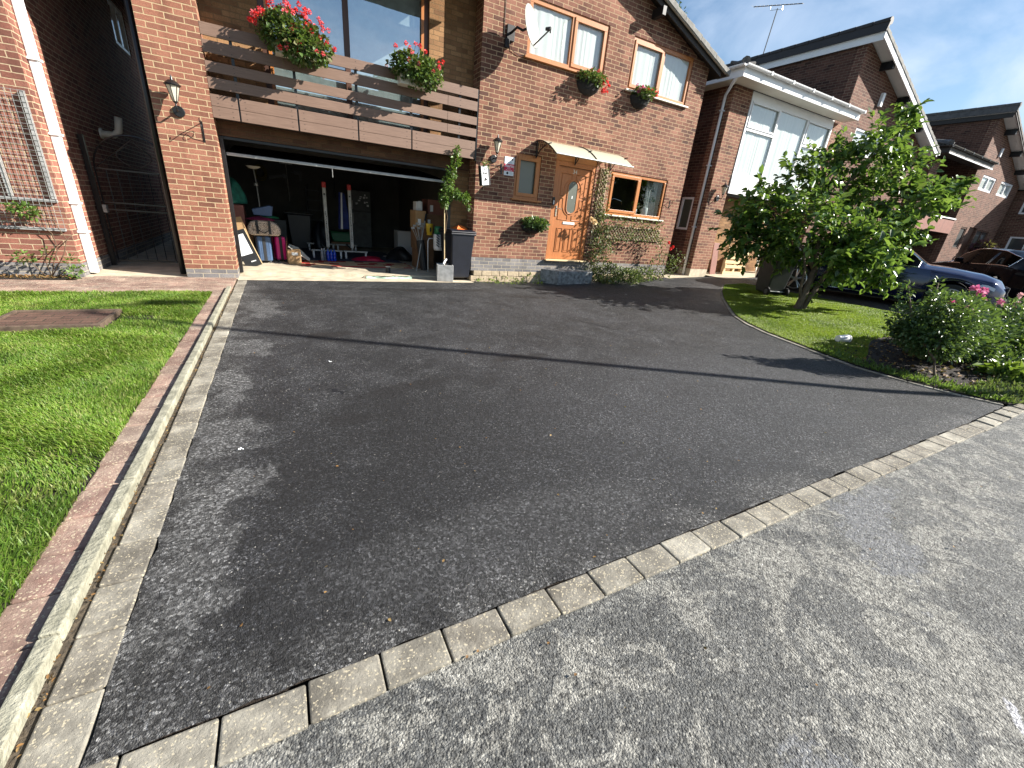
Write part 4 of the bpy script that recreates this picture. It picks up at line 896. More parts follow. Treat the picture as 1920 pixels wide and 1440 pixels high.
B().box(4.08, 4.17, 8.655, 8.699, 4.36, 4.50).build('junction_box', 'blackp', t, bevel=.004)
# wall lanterns
def lantern(x, z, label, fin=True, y=8.7):
    t = thing('wall_lantern', label, 'wall lamp', (x, y, z), group='black wall lanterns')
    b = B(); b.tube([(x, y, z), (x, y - .03, z)], .075, 18); b.build('backplate', 'black', t, bevel=.008, smooth=False)
    b = B(); b.tube([(x, y - .03, z + .01), (x, y - .14, z - .01), (x, y - .17, z + .02), (x, y - .17, z + .10)], .011, 8); b.build('arm', 'black', t, smooth=True)
    b = B(); n = 6; c0 = (x, y - .17)
    def rg(r, h): return [(c0[0] + r * math.cos(math.pi / 3 * k + .3), c0[1] + r * math.sin(math.pi / 3 * k + .3), z + h) for k in range(n)]
    lo, hi = rg(.026, .10), rg(.082, .30); b.add(lo + hi, [(k, (k + 1) % n, (k + 1) % n + n, k + n) for k in range(n)]); b.build('glass_shade', 'lampglass', t)
    b = B()
    for k in range(n): b.tube([lo[k], hi[k]], .006, 5)
    b.tube(hi + [hi[0]], .008, 5); b.lathe((c0[0], c0[1], z + .30), [(.105, 0), (.095, .015), (.05, .055), (.018, .065), (.012, .10), (.004, .125)], 16); b.lathe((c0[0], c0[1], z + .075), [(.01, 0), (.028, .02), (.03, .03)], 10)
    b.build('cage', 'black', t, smooth=False); return t
lantern(-1.155, 2.42, 'black wall lantern on the left pillar beside the balcony')
lantern(4.00, 2.48, 'black wall lantern above the hanging white number box')
lantern(11.12, 2.42, 'black wall lantern on the narrow brick pillar under the white window', y=8.75)
def hook(name, x, z, label, y=8.7, s=1):
    b = B(); b.box(x - .012, x + .012, y - .008, y - .001, z - .14 * s, z + .14 * s)
    b.tube([(x, y - .01, z + .12 * s), (x + .01, y - .16 * s, z + .13 * s), (x, y - .25 * s, z + .10 * s), (x, y - .24 * s, z + .15 * s)], .006, 6)
    b.tube([(x, y - .01, z - .12 * s), (x, y - .08 * s, z - .02 * s), (x, y - .12 * s, z + .07 * s), (x, y - .17 * s, z + .12 * s)], .005, 6)
    pts = [(x, y - .11 * s + .045 * s * math.cos(a), z + .05 * s + .045 * s * math.sin(a)) for a in [i * .6 for i in range(11)]]; b.tube(pts, .004, 5)
    return setp(b.build(name, 'black'), label, 'bracket', 'empty hanging basket brackets')
hook('basket_bracket', -.90, 2.20, 'black scrolled bracket on the pillar just right of its lantern')
hook('basket_bracket', 9.25, 2.10, 'small black bracket right of the kitchen window', s=.7)
# number box hanging from its bracket
t = thing('number_sign', 'white box sign reading 34 hanging tilted from a black bracket', 'sign', (3.78, 8.45, 2.3))
B().tube([(4.20, 8.69, 2.40), (4.0, 8.55, 2.34), (3.78, 8.42, 2.33)], .009, 6).box(4.19, 4.215, 8.685, 8.699, 2.22, 2.42).tube([(4.20, 8.69, 2.25), (4.05, 8.58, 2.33)], .006, 5).build('bracket', 'black', t)
R_ = Matrix.Rotation(rad(14), 4, 'Z') @ Matrix.Rotation(rad(-10), 4, 'Y'); cc = Vector((3.72, 8.46, 2.14))
bx = B(lambda x, y, z: tuple(cc + (R_ @ Vector((x, y, z))))); bx.box(-.115, .115, -.04, .04, -.19, .17).build('box', 'blackp', t, bevel=.006)
bx = B(lambda x, y, z: tuple(cc + (R_ @ Vector((x, y, z))))); bx.box(-.098, .062, -.045, -.0405, -.175, .155).build('face', 'signwhite', t)
for ch, dz in (('3', .04), ('4', -.07)):
    tt = text(ch, .15, 'digit', 'ink', t, cc + R_ @ Vector((-.018, -.0475, dz)), (0, 0, 0), .001, bold=.002)
    tt.rotation_euler = (R_ @ Matrix.Rotation(rad(90), 4, 'X') @ Matrix.Rotation(rad(-90), 4, 'Z')).to_euler()
P, D = cloud([(3.74, 8.43, 2.33, .07)], 50, 1, .3); leaves('air_plant', P, D, .05, 'leaf_lime', t, .3)
# alarm sign
t = thing('alarm_sign', 'white and red alarm company plate between the number box and small window', 'sign', (4.38, 8.69, 2.4))
B().box(4.265, 4.49, 8.690, 8.698, 2.435, 2.567).build('top_panel', 'signwhite', t); B().box(4.265, 4.49, 8.690, 8.698, 2.300, 2.434).build('red_panel', 'signred', t); B().box(4.265, 4.49, 8.690, 8.698, 2.218, 2.299).build('bottom_panel', 'signwhite', t)
text('Alarm', .085, 'lettering', 'signwhite', t, (4.378, 8.6885, 2.398), (rad(90), 0, 0), .0006, bold=.0015)
text('System', .030, 'lettering', 'signwhite', t, (4.378, 8.6885, 2.347), (rad(90), 0, 0), .0006)
text('Monitored', .034, 'lettering', 'signwhite', t, (4.378, 8.6885, 2.316), (rad(90), 0, 0), .0006)
text('security', .042, 'lettering', 'signblue', t, (4.36, 8.6885, 2.47), (rad(90), 0, 0), .0006)
B().box(4.43, 4.455, 8.6875, 8.6895, 2.505, 2.54).build('emblem', 'ink', t)
b = B(); b.cyl((4.345, 8.6895, 2.262), (4.345, 8.6875, 2.262), .025, n=14); b.build('logo', 'ink', t); B().box(4.39, 4.475, 8.6878, 8.6895, 2.245, 2.25).box(4.39, 4.475, 8.6878, 8.6895, 2.26, 2.265).box(4.39, 4.46, 8.6878, 8.6895, 2.275, 2.28).build('small_print', 'signblue', t)
# baskets and flower boxes
def basket(x, z, w, h, name, label, ger=True, red=(), y=8.7, leafs=420, pots='plantpot', leaf='leaf_ger', spill=.0, half=True, deep=.2):
    t = thing(name, label, 'hanging basket', (x, y - .1, z), group='wall baskets of the brick house')
    b = B(); n = 14; pr = [(1, 0), (.96, -.3), (.78, -.65), (.45, -.92), (.1, -1)]
    vs = [(x + w * r * math.cos(math.pi * k / n), y - .003 - deep * r * math.sin(math.pi * k / n), z + h * q) for r, q in pr for k in range(n + 1)]
    m = n + 1; fs = [(i * m + k, i * m + k + 1, (i + 1) * m + k + 1, (i + 1) * m + k) for i in range(len(pr) - 1) for k in range(n)] + [tuple(range(m))]
    b.add(vs, fs); b.build('basket', pots, t, smooth=False)
    P, D = cloud([(x, y - deep * .55, z + .06, w * 1.05, .12), (x - w * .4, y - deep * .7, z + .04, w * .6, .11), (x + w * .45, y - deep * .7, z + .03, w * .6, .13)], leafs, 1, .3, .3)
    k = P[:, 1] < y - .01; leaves('foliage', P[k], D[k], RNG.uniform(.035, .07, k.sum()), leaf, t, .85, .2, .3)
    for cm, pts in red:
        pts = np.array([(x + a, y - deep * .8 - c_ * .1, z + q) for a, q, c_ in pts]); petals('flowers', pts, .03, 22, cm, t, .026)
    return t
basket(5.08, 1.27, .30, .17, 'hanging_basket', 'leafy green basket without flowers, left of the front door', leafs=900, leaf='leaf_shrub')
basket(6.10, 4.20, .30, .24, 'hanging_basket', 'dark basket with trailing red flowers under the left upstairs window', leafs=560, red=[('petal_red', [(.28 + random.uniform(-.05, .12), random.uniform(-.16, .12), random.random()) for _ in range(16)]), ('petal_coral', [(random.uniform(-.1, .15), .17, random.random()) for _ in range(3)])])
basket(7.58, 4.20, .28, .23, 'hanging_basket', 'dark basket with pink and red flowers under the right upstairs window', leafs=480, red=[('petal_pink', [(random.uniform(-.3, -.05), random.uniform(.04, .17), random.random()) for _ in range(9)]), ('petal_red', [(random.uniform(-.25, .36), random.uniform(.0, .14), random.random()) for _ in range(9)])])
def trough(x0, x1, z, r, n, flowers, label):
    cx_ = (x0 + x1) / 2; t = thing('flower_trough', label, 'flower box', (cx_, 8.55, z), group='flower boxes on the balcony rail')
    B().prism([(8.42, z + .15), (8.69, z + .15), (8.66, z - .02), (8.45, z - .02)], x0, x1, 'x').build('trough', 'offwhite', t, bevel=.01)
    B().tube([(x0 + .1, 8.70, z + .14), (x0 + .1, 8.74, z + .30), (x0 + .1, 8.76, z + .1)], .007, 6).tube([(x1 - .1, 8.70, z + .14), (x1 - .1, 8.74, z + .30), (x1 - .1, 8.76, z + .1)], .007, 6).build('hooks', 'black', t)
    P, D = cloud(r, n, 1, .35, .15); leaves('foliage', P, D, RNG.uniform(.035, .075, n), 'leaf_ger', t, .85, .2, .3)
    b = B()
    for f in flowers[:30]: b.tube([(f[0] * .85 + cx_ * .15, 8.55, f[2] - .16), f], .0025, 4)
    b.build('flower_stalks', 'stemgreen', t); h = len(flowers) // 2
    petals('flower_heads', flowers[:h], .04, 26, 'petal_red', t, .026); petals('flower_heads', flowers[h:], .04, 24, 'petal_coral', t, .025)
fl = [(.42 + .47 * math.cos(a) * q, 8.50 - .2 * math.sin(s) * q, 3.66 + .32 * math.sin(a) * q) for a, q, s in [(random.uniform(-.25, 3.2), random.uniform(.8, 1.12), random.uniform(0, 3)) for _ in range(40)]] + [(random.uniform(.1, 1.05), random.uniform(8.18, 8.34), random.uniform(3.38, 3.88)) for _ in range(26)]
random.shuffle(fl)
trough(.20, .84, 3.40, [(.40, 8.48, 3.66, .36, .27), (.70, 8.47, 3.56, .30, .24), (.25, 8.50, 3.62, .25, .22), (.55, 8.42, 3.50, .33, .20)], 3000, fl, 'larger flower trough full of red and coral geraniums on the balcony rail')
fl = [(2.32 + .46 * math.cos(a) * q, 8.50 - .15 * math.sin(s), 3.66 + .23 * math.sin(a) * q) for a, q, s in [(random.uniform(.2, 3.0), random.uniform(.9, 1.2), random.uniform(0, 3)) for _ in range(8)]] + [(random.uniform(2.0, 2.7), 8.25, random.uniform(3.5, 3.8)) for _ in range(6)]
trough(2.06, 2.62, 3.38, [(2.28, 8.48, 3.63, .32, .22), (2.55, 8.47, 3.58, .27, .22), (2.1, 8.50, 3.62, .22, .18), (2.4, 8.44, 3.50, .30, .17)], 1900, fl, 'smaller greener flower trough at the right of the balcony rail')
# lattice and climbing roses
t = thing('garden_lattice', 'narrow upright weathered lattice right of the door frame', 'trellis', (6.88, 8.65, .5), group='lattices on the brick wall')
def lattice(t, x0, x1, z0, z1, st, mat='trellis', y=8.67):
    B().box(x0, x0 + .02, y, y + .025, z0, z1).box(x1 - .02, x1, y, y + .025, z0, z1).box(x0 + .02, x1 - .02, y, y + .025, z0, z0 + .02).box(x0 + .02, x1 - .02, y, y + .025, z1 - .02, z1).build('frame', mat, t)
    for sg in (1, -1):
        b = B(); w_, h_ = x1 - x0, z1 - z0; c = -h_
        while c < w_:
            p = [(u, v) for u, v in (((c, 0), (c + h_, h_)))]
            a0, a1 = max(0, -c), min(h_, w_ - c)
            if a1 - a0 > .03:
                u0, u1 = c + a0, c + a1
                if sg < 0: u0, u1 = w_ - u0, w_ - u1
                b.tube([(x0 + u0, y - .002 + sg * .006, z0 + a0), (x0 + u1, y - .002 + sg * .006, z0 + a1)], .008, 4)
            c += st
        b.build('slats', mat, t)
lattice(t, 6.79, 7.01, .95, 2.66, .10)
t = thing('garden_lattice', 'low horizontal white framed lattice under the kitchen window', 'trellis', (8.2, 8.65, 1.1), group='lattices on the brick wall')
lattice(t, 7.28, 9.10, 1.13, 1.44, .10, 'trellis')
def climber(name, label, paths, n, rad_, size, leaf, loc, stem='stembrown', stem_r=.008, flowers=None, cat='climbing plant', extra=()):
    t = thing(name, label, cat, loc)
    b = B(); PP = []; 
    for p in paths:
        b.tube(p, stem_r, 5, stem_r * .5)
        for a, c in zip(p[:-1], p[1:]):
            for i in range(10): PP.append([tri_lerp(a[k], c[k], i / 10) for k in range(3)])
    b.build('stems', stem, t); PP = np.array(PP); idx = RNG.integers(0, len(PP), n)
    P = PP[idx] + RNG.normal(0, rad_, (n, 3)) * [1, .8, 1]; P[:, 1] = np.minimum(P[:, 1], 8.66) if name != 'climbing_plant' else P[:, 1]
    D = RNG.normal(0, 1, (n, 3)) + [0, -.6, .1]
    leaves('foliage', P, D, RNG.uniform(size * .6, size * 1.2, n), leaf, t, .6, .25, .35)
    if flowers:
        for cm, pts, r in flowers: petals('flowers', pts, r, 40, cm, t, r * .8)
    return t
climber('climbing_rose', 'tangled climbing rose over the lattices right of the front door, one cream bloom', [
    [(6.85, 8.6, .25), (6.80, 8.58, .8), (6.88, 8.6, 1.4), (6.85, 8.6, 2.0), (6.9, 8.62, 2.6)], [(6.95, 8.6, .25), (6.98, 8.56, 1.0), (7.0, 8.58, 1.5), (6.95, 8.6, 1.8)],
    [(7.0, 8.58, 1.2), (7.3, 8.55, 1.52), (7.8, 8.55, 1.55), (8.4, 8.56, 1.50), (9.0, 8.58, 1.55)], [(7.0, 8.58, .9), (7.5, 8.5, 1.25), (8.1, 8.52, 1.2), (8.7, 8.5, 1.3), (9.1, 8.5, 1.1)],
    [(6.9, 8.6, 1.0), (7.2, 8.5, .75), (7.35, 8.5, 1.1)]], 1700, .085, .055, 'leaf_rose', (6.9, 8.6, .1), flowers=[('petal_cream', [(6.53, 8.42, 1.53), (6.64, 8.42, 1.47)], .06)])
climber('rose_bush', 'leggy rose with crimson blooms at the right corner of the wall', [
    [(8.9, 8.4, .15), (8.95, 8.35, .6), (9.0, 8.4, 1.1)], [(8.95, 8.4, .15), (9.3, 8.3, .6), (9.6, 8.25, .9)], [(9.0, 8.4, .15), (9.4, 8.3, .4), (9.85, 8.3, .75)], [(8.85, 8.4, .15), (8.6, 8.3, .5)]],
    520, .10, .06, 'leaf_rose', (9.0, 8.4, .1), flowers=[('petal_red', [(9.12, 8.3, 1.15), (9.28, 8.28, 1.05), (9.22, 8.3, 1.0)], .04)], cat='bush')
def bush(name, label, blobs, n, size, leaf, loc, stems=(), flowers=(), cat='bush', group=None, width=.6, shell=.35, stem='stembrown', sr=.01, dz=.3):
    t = thing(name, label, cat, loc, group=group)
    if stems:
        b = B()
        for p in stems: b.tube(p, sr, 6, sr * .45)
        b.build('stems', stem, t, smooth=True)
    P, D = cloud(blobs, n, 1, shell, dz); P[:, 2] = np.maximum(P[:, 2], loc[2] + .01)
    leaves('foliage', P, D, RNG.uniform(size * .6, size * 1.25, n), leaf, t, width, .25, .35)
    for cm, pts, r, k in flowers: petals('flowers', pts, r, k, cm, t, r * .85)
    return t
bush('leafy_perennial', 'low leafy plant at the wall foot right of the stone step', [(7.2, 8.3, .28, .38, .28), (7.75, 8.25, .22, .42, .24), (6.95, 8.35, .5, .22, .3)], 1300, .08, 'leaf_rose', (7.4, 8.3, .08), width=.45, flowers=[], cat='plant')
bush('leafy_perennial', 'small clump at the wall foot under the crimson rose', [(8.45, 8.35, .25, .28, .26), (8.2, 8.3, .18, .2, .2)], 420, .07, 'leaf_rose', (8.4, 8.3, .1), cat='plant')
bush('wall_weeds', 'thin yellowish weeds at the wall foot left of the stone step', [(4.5, 8.6, .05, .45, .06), (5.15, 8.55, .09, .28, .12), (4.0, 8.62, .03, .3, .04)], 300, .05, 'leaf_lime', (4.7, 8.6, .0), cat='weeds')
# wet stone step
t = B().prism([(5.42, 8.66), (5.72, 8.30), (6.72, 8.30), (6.98, 8.66)], .0, .33, 'z').build('door_step', 'slate', bevel=.012); setp(t, 'dark wet stone step below the oak door', 'step')
# things seen through the kitchen window
B_ = B(); B_.tube([(7.45, 9.05, 1.72), (7.45, 9.05, 2.02), (7.60, 9.02, 2.08), (7.82, 8.98, 2.04), (7.84, 8.97, 1.94)], .014, 8); B_.tube([(7.36, 9.05, 2.06), (7.46, 9.05, 2.03)], .010, 6)
setp(B_.build('kitchen_tap', 'chrome', smooth=True), 'tall chrome tap behind the left pane of the kitchen window', 'tap')
t = thing('potted_plant', 'small plant in a white pot behind the kitchen glass', 'house plant', (8.30, 8.95, 1.76)); B().lathe((8.30, 8.95, 1.76), [(.045, 0), (.06, .14), (.055, .14), (.05, .13)], 16).build('pot', 'white', t, smooth=True)
P, D = cloud([(8.30, 8.95, 1.98, .10)], 120, 1, .2); leaves('foliage', P, D, .05, 'leaf_shrub', t)
setp(B().lathe((8.62, 8.93, 1.76), [(.085, 0), (.09, .02), (.09, .18), (.085, .19), (.02, .20)], 20).build('canister', 'white', smooth=True), 'round white canister beside the curtain in the kitchen window', 'canister')
# white figurine in the upstairs window
t = thing('figurine', 'pale standing nude figurine behind the left upstairs window', 'ornament', (5.18, 8.82, 4.41))
b = B(); x, y, z = 5.18, 8.83, 4.41
b.tube([(x - .035, y, z), (x - .035, y, z + .16), (x - .025, y, z + .30)], [.016, .022, .030], 10); b.tube([(x + .035, y, z), (x + .037, y, z + .16), (x + .025, y, z + .30)], [.016, .022, .030], 10)
b.tube([(x, y, z + .27), (x, y, z + .33), (x, y, z + .40), (x, y, z + .47), (x, y, z + .50)], [.045, .05, .038, .055, .020], 12); b.tube([(x, y, z + .50), (x, y, z + .53), (x, y, z + .57), (x, y, z + .605)], [.018, .028, .032, .012], 10)
b.tube([(x - .055, y, z + .47), (x - .085, y - .01, z + .36), (x - .11, y, z + .27)], [.017, .014, .010], 8); b.tube([(x + .055, y, z + .47), (x + .080, y - .01, z + .37), (x + .10, y, z + .28)], [.017, .014, .010], 8)
b.build('body', 'offwhite', t, smooth=True); B().lathe((x, y, z - .005), [(.08, 0), (.07, .012)], 16).build('base', 'offwhite', t)

# ------------------------------------------------------------------ square planter with the climber, wheelie bins
t = thing('square_planter', 'square concrete planter at the right of the garage opening', 'planter', (3.02, 8.68, .01))
pc = Vector((3.03, 8.72, 0)); Rz = Matrix.Rotation(rad(-14), 4, 'Z'); tf = lambda x, y, z: tuple(pc + Rz @ Vector((x, y, z)))
b = B(tf); b.box(-.17, .17, -.17, -.145, .012, .35).box(-.17, .17, .145, .17, .012, .35).box(-.17, -.145, -.145, .145, .012, .35).box(.145, .17, -.145, .145, .012, .35); b.build('box', 'concrete_new', t, bevel=.006)
B(tf).box(-.144, .144, -.144, .144, .02, .31).build('soil', 'soil', t)
climber('climbing_plant', 'fresh green climber on a cane rising from the square planter to the balcony', [
    [(3.0, 8.7, .31), (3.0, 8.68, 1.0), (3.0, 8.66, 1.7), (3.06, 8.66, 2.1), (3.18, 8.64, 2.45)]], 0, .05, .05, 'leaf_vine', (3.0, 8.7, .31), 'palewood', .010) if False else None
t = thing('climbing_plant', 'fresh green climber on a pale cane rising from the square planter', 'climbing plant', (3.0, 8.7, .31))
B().tube([(3.02, 8.72, .32), (2.99, 8.68, 1.0), (2.97, 8.67, 1.62), (3.02, 8.66, 2.0)], .011, 7).build('cane', 'palewood', t)
b = B(); b.tube([(3.06, 8.72, .32), (3.02, 8.72, .9), (3.05, 8.70, 1.3), (2.98, 8.68, 1.6)], .006, 5); b.tube([(2.98, 8.67, 1.6), (3.2, 8.62, 1.75), (3.42, 8.6, 1.62), (3.56, 8.6, 1.5), (3.52, 8.6, 1.40)], .005, 5); b.tube([(3.0, 8.66, 1.7), (3.1, 8.66, 2.0), (3.16, 8.64, 2.3), (3.2, 8.64, 2.55)], .006, 5); b.build('stems', 'stembrown', t)
P, D = cloud([(2.98, 8.63, 1.70, .14, .16), (3.03, 8.62, 1.92, .12, .16), (3.08, 8.62, 2.12, .10, .14), (3.17, 8.62, 2.34, .10, .13), (3.18, 8.62, 2.5, .07, .09), (3.18, 8.60, 1.74, .13, .08), (3.36, 8.58, 1.70, .12, .09), (3.46, 8.57, 1.58, .06, .12), (2.95, 8.62, 1.56, .09, .1)], 1150, 1, .2, -.1)
leaves('foliage', P, D, RNG.uniform(.03, .065, len(P)), 'leaf_vine', t, .7, .2, .4)
setp(B().tube([(2.96, 8.60, .36), (3.0, 8.66, .41), (3.05, 8.69, .46)], .022, 8).build('white_tie', 'white'), 'white plastic handle stuck in the planter soil', 'garden tool')
def wheelie_bin(loc, rz, lid, body, label, wheels=True, front=None):
    t = thing('wheelie_bin', label, 'bin', loc, rz)
    b = B(); lo = [(-.21, -.24), (.21, -.24), (.21, .20), (-.21, .20)]; hi = [(-.27, -.33), (.27, -.33), (.27, .33), (-.27, .33)]
    b.add([(x, y, .05) for x, y in lo] + [(x, y, .96) for x, y in hi], [(0, 3, 2, 1), (4, 5, 6, 7)] + [(k, (k + 1) % 4, (k + 1) % 4 + 4, k + 4) for k in range(4)]); b.build('body', body, t, bevel=.03, local=True, seg=3)
    B().box(-.29, .29, -.35, .36, .945, .985).build('rim', body, t, bevel=.012, local=True)
    b = B(); b.prism([(-.36, .99), (.37, .99), (.37, 1.02), (.2, 1.05), (-.25, 1.05), (-.36, 1.02)], -.29, .29, 'x'); b.build('lid', lid, t, bevel=.012, local=True)
    B().tube([(-.2, .39, .97), (.2, .39, .97)], .016, 8).box(-.22, -.18, .33, .40, .95, .99).box(.18, .22, .33, .40, .95, .99).build('handle', body, t, local=True)
    for s in (-1, 1):
        w = B().cyl((s * .225, .235, .10), (s * .27, .235, .10), .10, n=24).build('wheel', 'rubber', t, bevel=.01, local=True)
        B().cyl((s * .265, .235, .10), (s * .275, .235, .10), .055, n=16).build('hub', 'greybin', w, local=True)
    B().cyl((-.22, .235, .10), (.22, .235, .10), .012).build('axle', 'steel', t, local=True); return t
wheelie_bin((3.37, 9.06 - .12, .02), rad(4), 'navy', 'navy', 'dark navy wheelie bin behind the square planter in the garage doorway')
t = setp(B().add([(3.30, 8.78, 1.072), (3.56, 8.78, 1.072), (3.60, 9.05, 1.072), (3.24, 9.03, 1.072), (3.36, 8.86, 1.15), (3.50, 8.88, 1.13), (3.44, 8.98, 1.16)], [(0, 1, 5, 4), (1, 2, 5), (2, 3, 6, 5), (3, 0, 4, 6), (4, 5, 6), (0, 3, 2, 1)]).build('folded_cloth', 'orange'), 'crumpled orange cloth lying on the lid of the navy bin', 'cloth')
wheelie_bin((10.42, 6.05, .22), rad(158), 'blackp', 'binside', 'black wheelie bin standing on the right lawn behind the tree')

# ------------------------------------------------------------------ inside the garage
FZ = .05
def suitcase(loc, rz, w, d, h, mat, label, strap):
    t = thing('suitcase', label, 'suitcase', loc, rz, 'suitcases in the garage')
    b = B(); b.box(-w / 2, w / 2, -d / 2, d / 2, .045, h); b.build('shell', mat, t, bevel=.035, local=True, seg=4)
    r = B()
    for i in range(6):
        x = -w / 2 + .04 + i * (w - .08) / 5; 
        if abs(x) > .03: r.box(x - .008, x + .008, -d / 2 - .004, -d / 2 + .001, .09, h - .05)
    r.build('ribs', mat, t, local=True)
    B().box(-.028, .028, -d / 2 - .007, -d / 2, .05, h - .005).box(-.028, .028, -d / 2 + .001, d / 2 - .03, h, h + .004).build('strap', strap, t, local=True)
    B().tube([(-.05, 0, h), (-.05, 0, h + .025), (.05, 0, h + .025), (.05, 0, h)], .008, 6).build('handle', 'blackp', t, local=True)
    for sx in (-1, 1): 
        for sy in (-1, 1): B().cyl((sx * w * .33 - .015, sy * d * .33, .024), (sx * w * .33 + .015, sy * d * .33, .024), .024, n=12).build('wheel', 'greybin', t, local=True)
    return t
suitcase((-.36, 10.50, FZ), rad(8), .255, .36, .54, 'blueshell', 'steel blue hard suitcase standing in the garage', 'blackp')
suitcase((-.07, 10.78, FZ), rad(12), .20, .34, .53, 'pink', 'hot pink hard suitcase right of the blue suitcase', 'blackp')
t = thing('holdall', 'patterned cream and black holdall lying across the two suitcases', 'bag', (-.30, 10.45, .62))
def patt():
    m, N, L, b = nm('bag_print'); n = noise(N, L, 48, 3, .6, dist=1.5); n2 = noise(N, L, 33, 2, .5)
    c = ramp(N, L, n, [(.0, (.015, .012, .012)), (.44, (.62, .50, .40)), (.58, (.02, .016, .016))], 'CONSTANT'); c = mixc(N, L, ramp(N, L, n2, [(.66, 0.0), (.67, 1.0)], 'CONSTANT'), c, (.30, .13, .06)); L.new(c, b.inputs['Base Color']); b.inputs['Roughness'].default_value = .85; return m
M['print'] = patt()
b = B(); pr = [(-.30, .05), (-.29, .17), (-.24, .27), (-.12, .30), (.12, .295), (.23, .25), (.29, .15), (.30, .05), (.24, .01), (-.24, .0)]
b.prism([(x - .30, z + .60) for x, z in pr], 10.30, 10.60); b.build('body', 'print', t, bevel=.06, seg=4)
b = B()
for x in (-.42, -.20): b.box(x - .022, x + .022, 10.288, 10.298, .64, .90)
b.tube([(-.42, 10.28, .80), (-.40, 10.26, .71), (-.31, 10.25, .66), (-.22, 10.26, .71), (-.20, 10.28, .80)], .010, 6); b.build('straps', 'blackp', t)
def heap(name, mat, x, y, z, rx, ry, rz, label, cat, seed=0, lumps=.25, kind=None):
    r = random.Random(seed); b = B(); n, m_ = 22, 10; vs = []; 
    ph = [(r.uniform(1, 5), r.uniform(0, 6), r.uniform(.4, 1)) for _ in range(5)]
    for i in range(m_ + 1):
        el = math.pi / 2 * i / m_
        for k in range(n):
            a = 2 * math.pi * k / n; q = 1 + lumps * sum(w_ * math.sin(f_ * a + p_ + el * 3 * w_) for f_, p_, w_ in [(round(f_), p_, w_) for f_, p_, w_ in ph]) / 2.2
            vs.append((x + rx * q * math.cos(el) * math.cos(a), y + ry * q * math.cos(el) * math.sin(a), z + rz * math.sin(el) * (1 + lumps * .5 * math.sin(3 * a + seed))))
    b.add(vs, [(i * n + k, i * n + (k + 1) % n, (i + 1) * n + (k + 1) % n, (i + 1) * n + k) for i in range(m_) for k in range(n)] + [tuple(range(n))[::-1]])
    return setp(b.build(name, mat, smooth=True), label, cat)
heap('folded_cloth', 'magenta', -.34, 10.46, .90, .26, .14, .06, 'dark magenta cloth spread over the patterned holdall', 'cloth', 3)
heap('folded_cloth', 'green', -.17, 10.52, .955, .17, .12, .035, 'thin green cloth on top of the magenta cloth', 'cloth', 5)
t = setp(B().prism([(-.46, .99), (-.14, .98), (-.10, 1.17), (-.16, 1.19), (-.48, 1.10)], 10.45, 10.72).build('storage_crate', 'bluebox', bevel=.01), 'translucent blue box on top of the stacked luggage', 'box')
b = B(); b.box(-1.12, -.55, 10.9, 11.6, .05, .62); b.build('crate_stack', 'card_dark'); setp(bpy.data.objects['crate_stack'], 'brown carton in the shade behind the leaning boards', 'box')
heap('tarpaulin', 'teal', -.84, 10.72, 1.18, .24, .3, .42, 'teal green folded tarpaulin heaped high behind the left garage pillar', 'tarpaulin', 9, .35)
b = B(); b.box(-1.10, -.62, 10.45, 11.0, .62, 1.16); setp(b.build('tool_chest', pm('dull_red_chest', (.20, .07, .055), .6), bevel=.015), 'dull red chest under the teal tarpaulin', 'chest')
# leaning display boards
def plank(name, p, w, h, th, lean, rz, mat, label, cat, extra=None, roll=0):
    t = thing(name, label, cat, p, rz)
    R1 = Matrix.Rotation(lean, 4, 'X') @ Matrix.Rotation(roll, 4, 'Y')
    b = B(lambda x, y, z: tuple(R1 @ Vector((x, y, z)))); b.box(-w / 2, w / 2, 0, th, .0, h); b.build('panel', mat, t, bevel=.004, local=True)
    if extra:
        for nme, (x0, x1, z0, z1), mt in extra:
            b = B(lambda x, y, z: tuple(R1 @ Vector((x, y, z)))); b.box(x0, x1, -.004, -.0005, z0, z1); b.build(nme, mt, t, local=True)
    return t
plank('leaning_board', (-.53, 9.85, FZ), .30, .70, .05, rad(-8), rad(-3), 'blackp', 'black board with a white sheet on it leaning inside the left garage frame', 'board', [('paper', (-.13, .08, .24, .62), 'signwhite'), ('edge_trim', (.136, .15, 0, .70), 'palewood'), ('clip', (-.02, .07, .09, .11), 'alu_pale')], roll=rad(-20))
plank('leaning_board', (-.66, 9.98, FZ + .5), .20, .40, .06, rad(-6), rad(-3), 'card', 'cardboard slab behind the black leaning board', 'board', roll=rad(-15))
# open cardboard box with a sheet leaning on it
t = thing('cardboard_box', 'small open cardboard box with raised flap beside the pink suitcase', 'box', (.19, 10.42, FZ), rad(6))
B().box(-.125, .125, -.12, .12, 0, .30).build('carton', 'card', t, bevel=.003, local=True); B().add([(-.125, -.12, .30), (-.125, .12, .30), (-.08, .12, .56), (-.11, -.10, .50)], [(0, 1, 2, 3)]).build('flap', 'card', t, local=True); B().box(-.05, .07, -.1225, -.1205, .19, .245).build('label', 'signwhite', t, local=True)
t = setp(B().add([(.10, 10.34, .42), (.46, 10.62, .12), (.50, 10.66, .10), (.52, 10.72, .13), (.30, 10.78, .36), (.12, 10.60, .44)] + [(.10, 10.34, .405), (.46, 10.62, .105), (.50, 10.66, .085), (.52, 10.72, .115), (.30, 10.78, .345), (.12, 10.60, .425)], [(0, 1, 2, 3, 4, 5), (11, 10, 9, 8, 7, 6)] + [(k, (k + 1) % 6, (k + 1) % 6 + 6, k + 6) for k in range(6)]).build('paper_stack', 'offwhite'), 'pale catalogue lying open over the small cardboard box', 'catalogue')
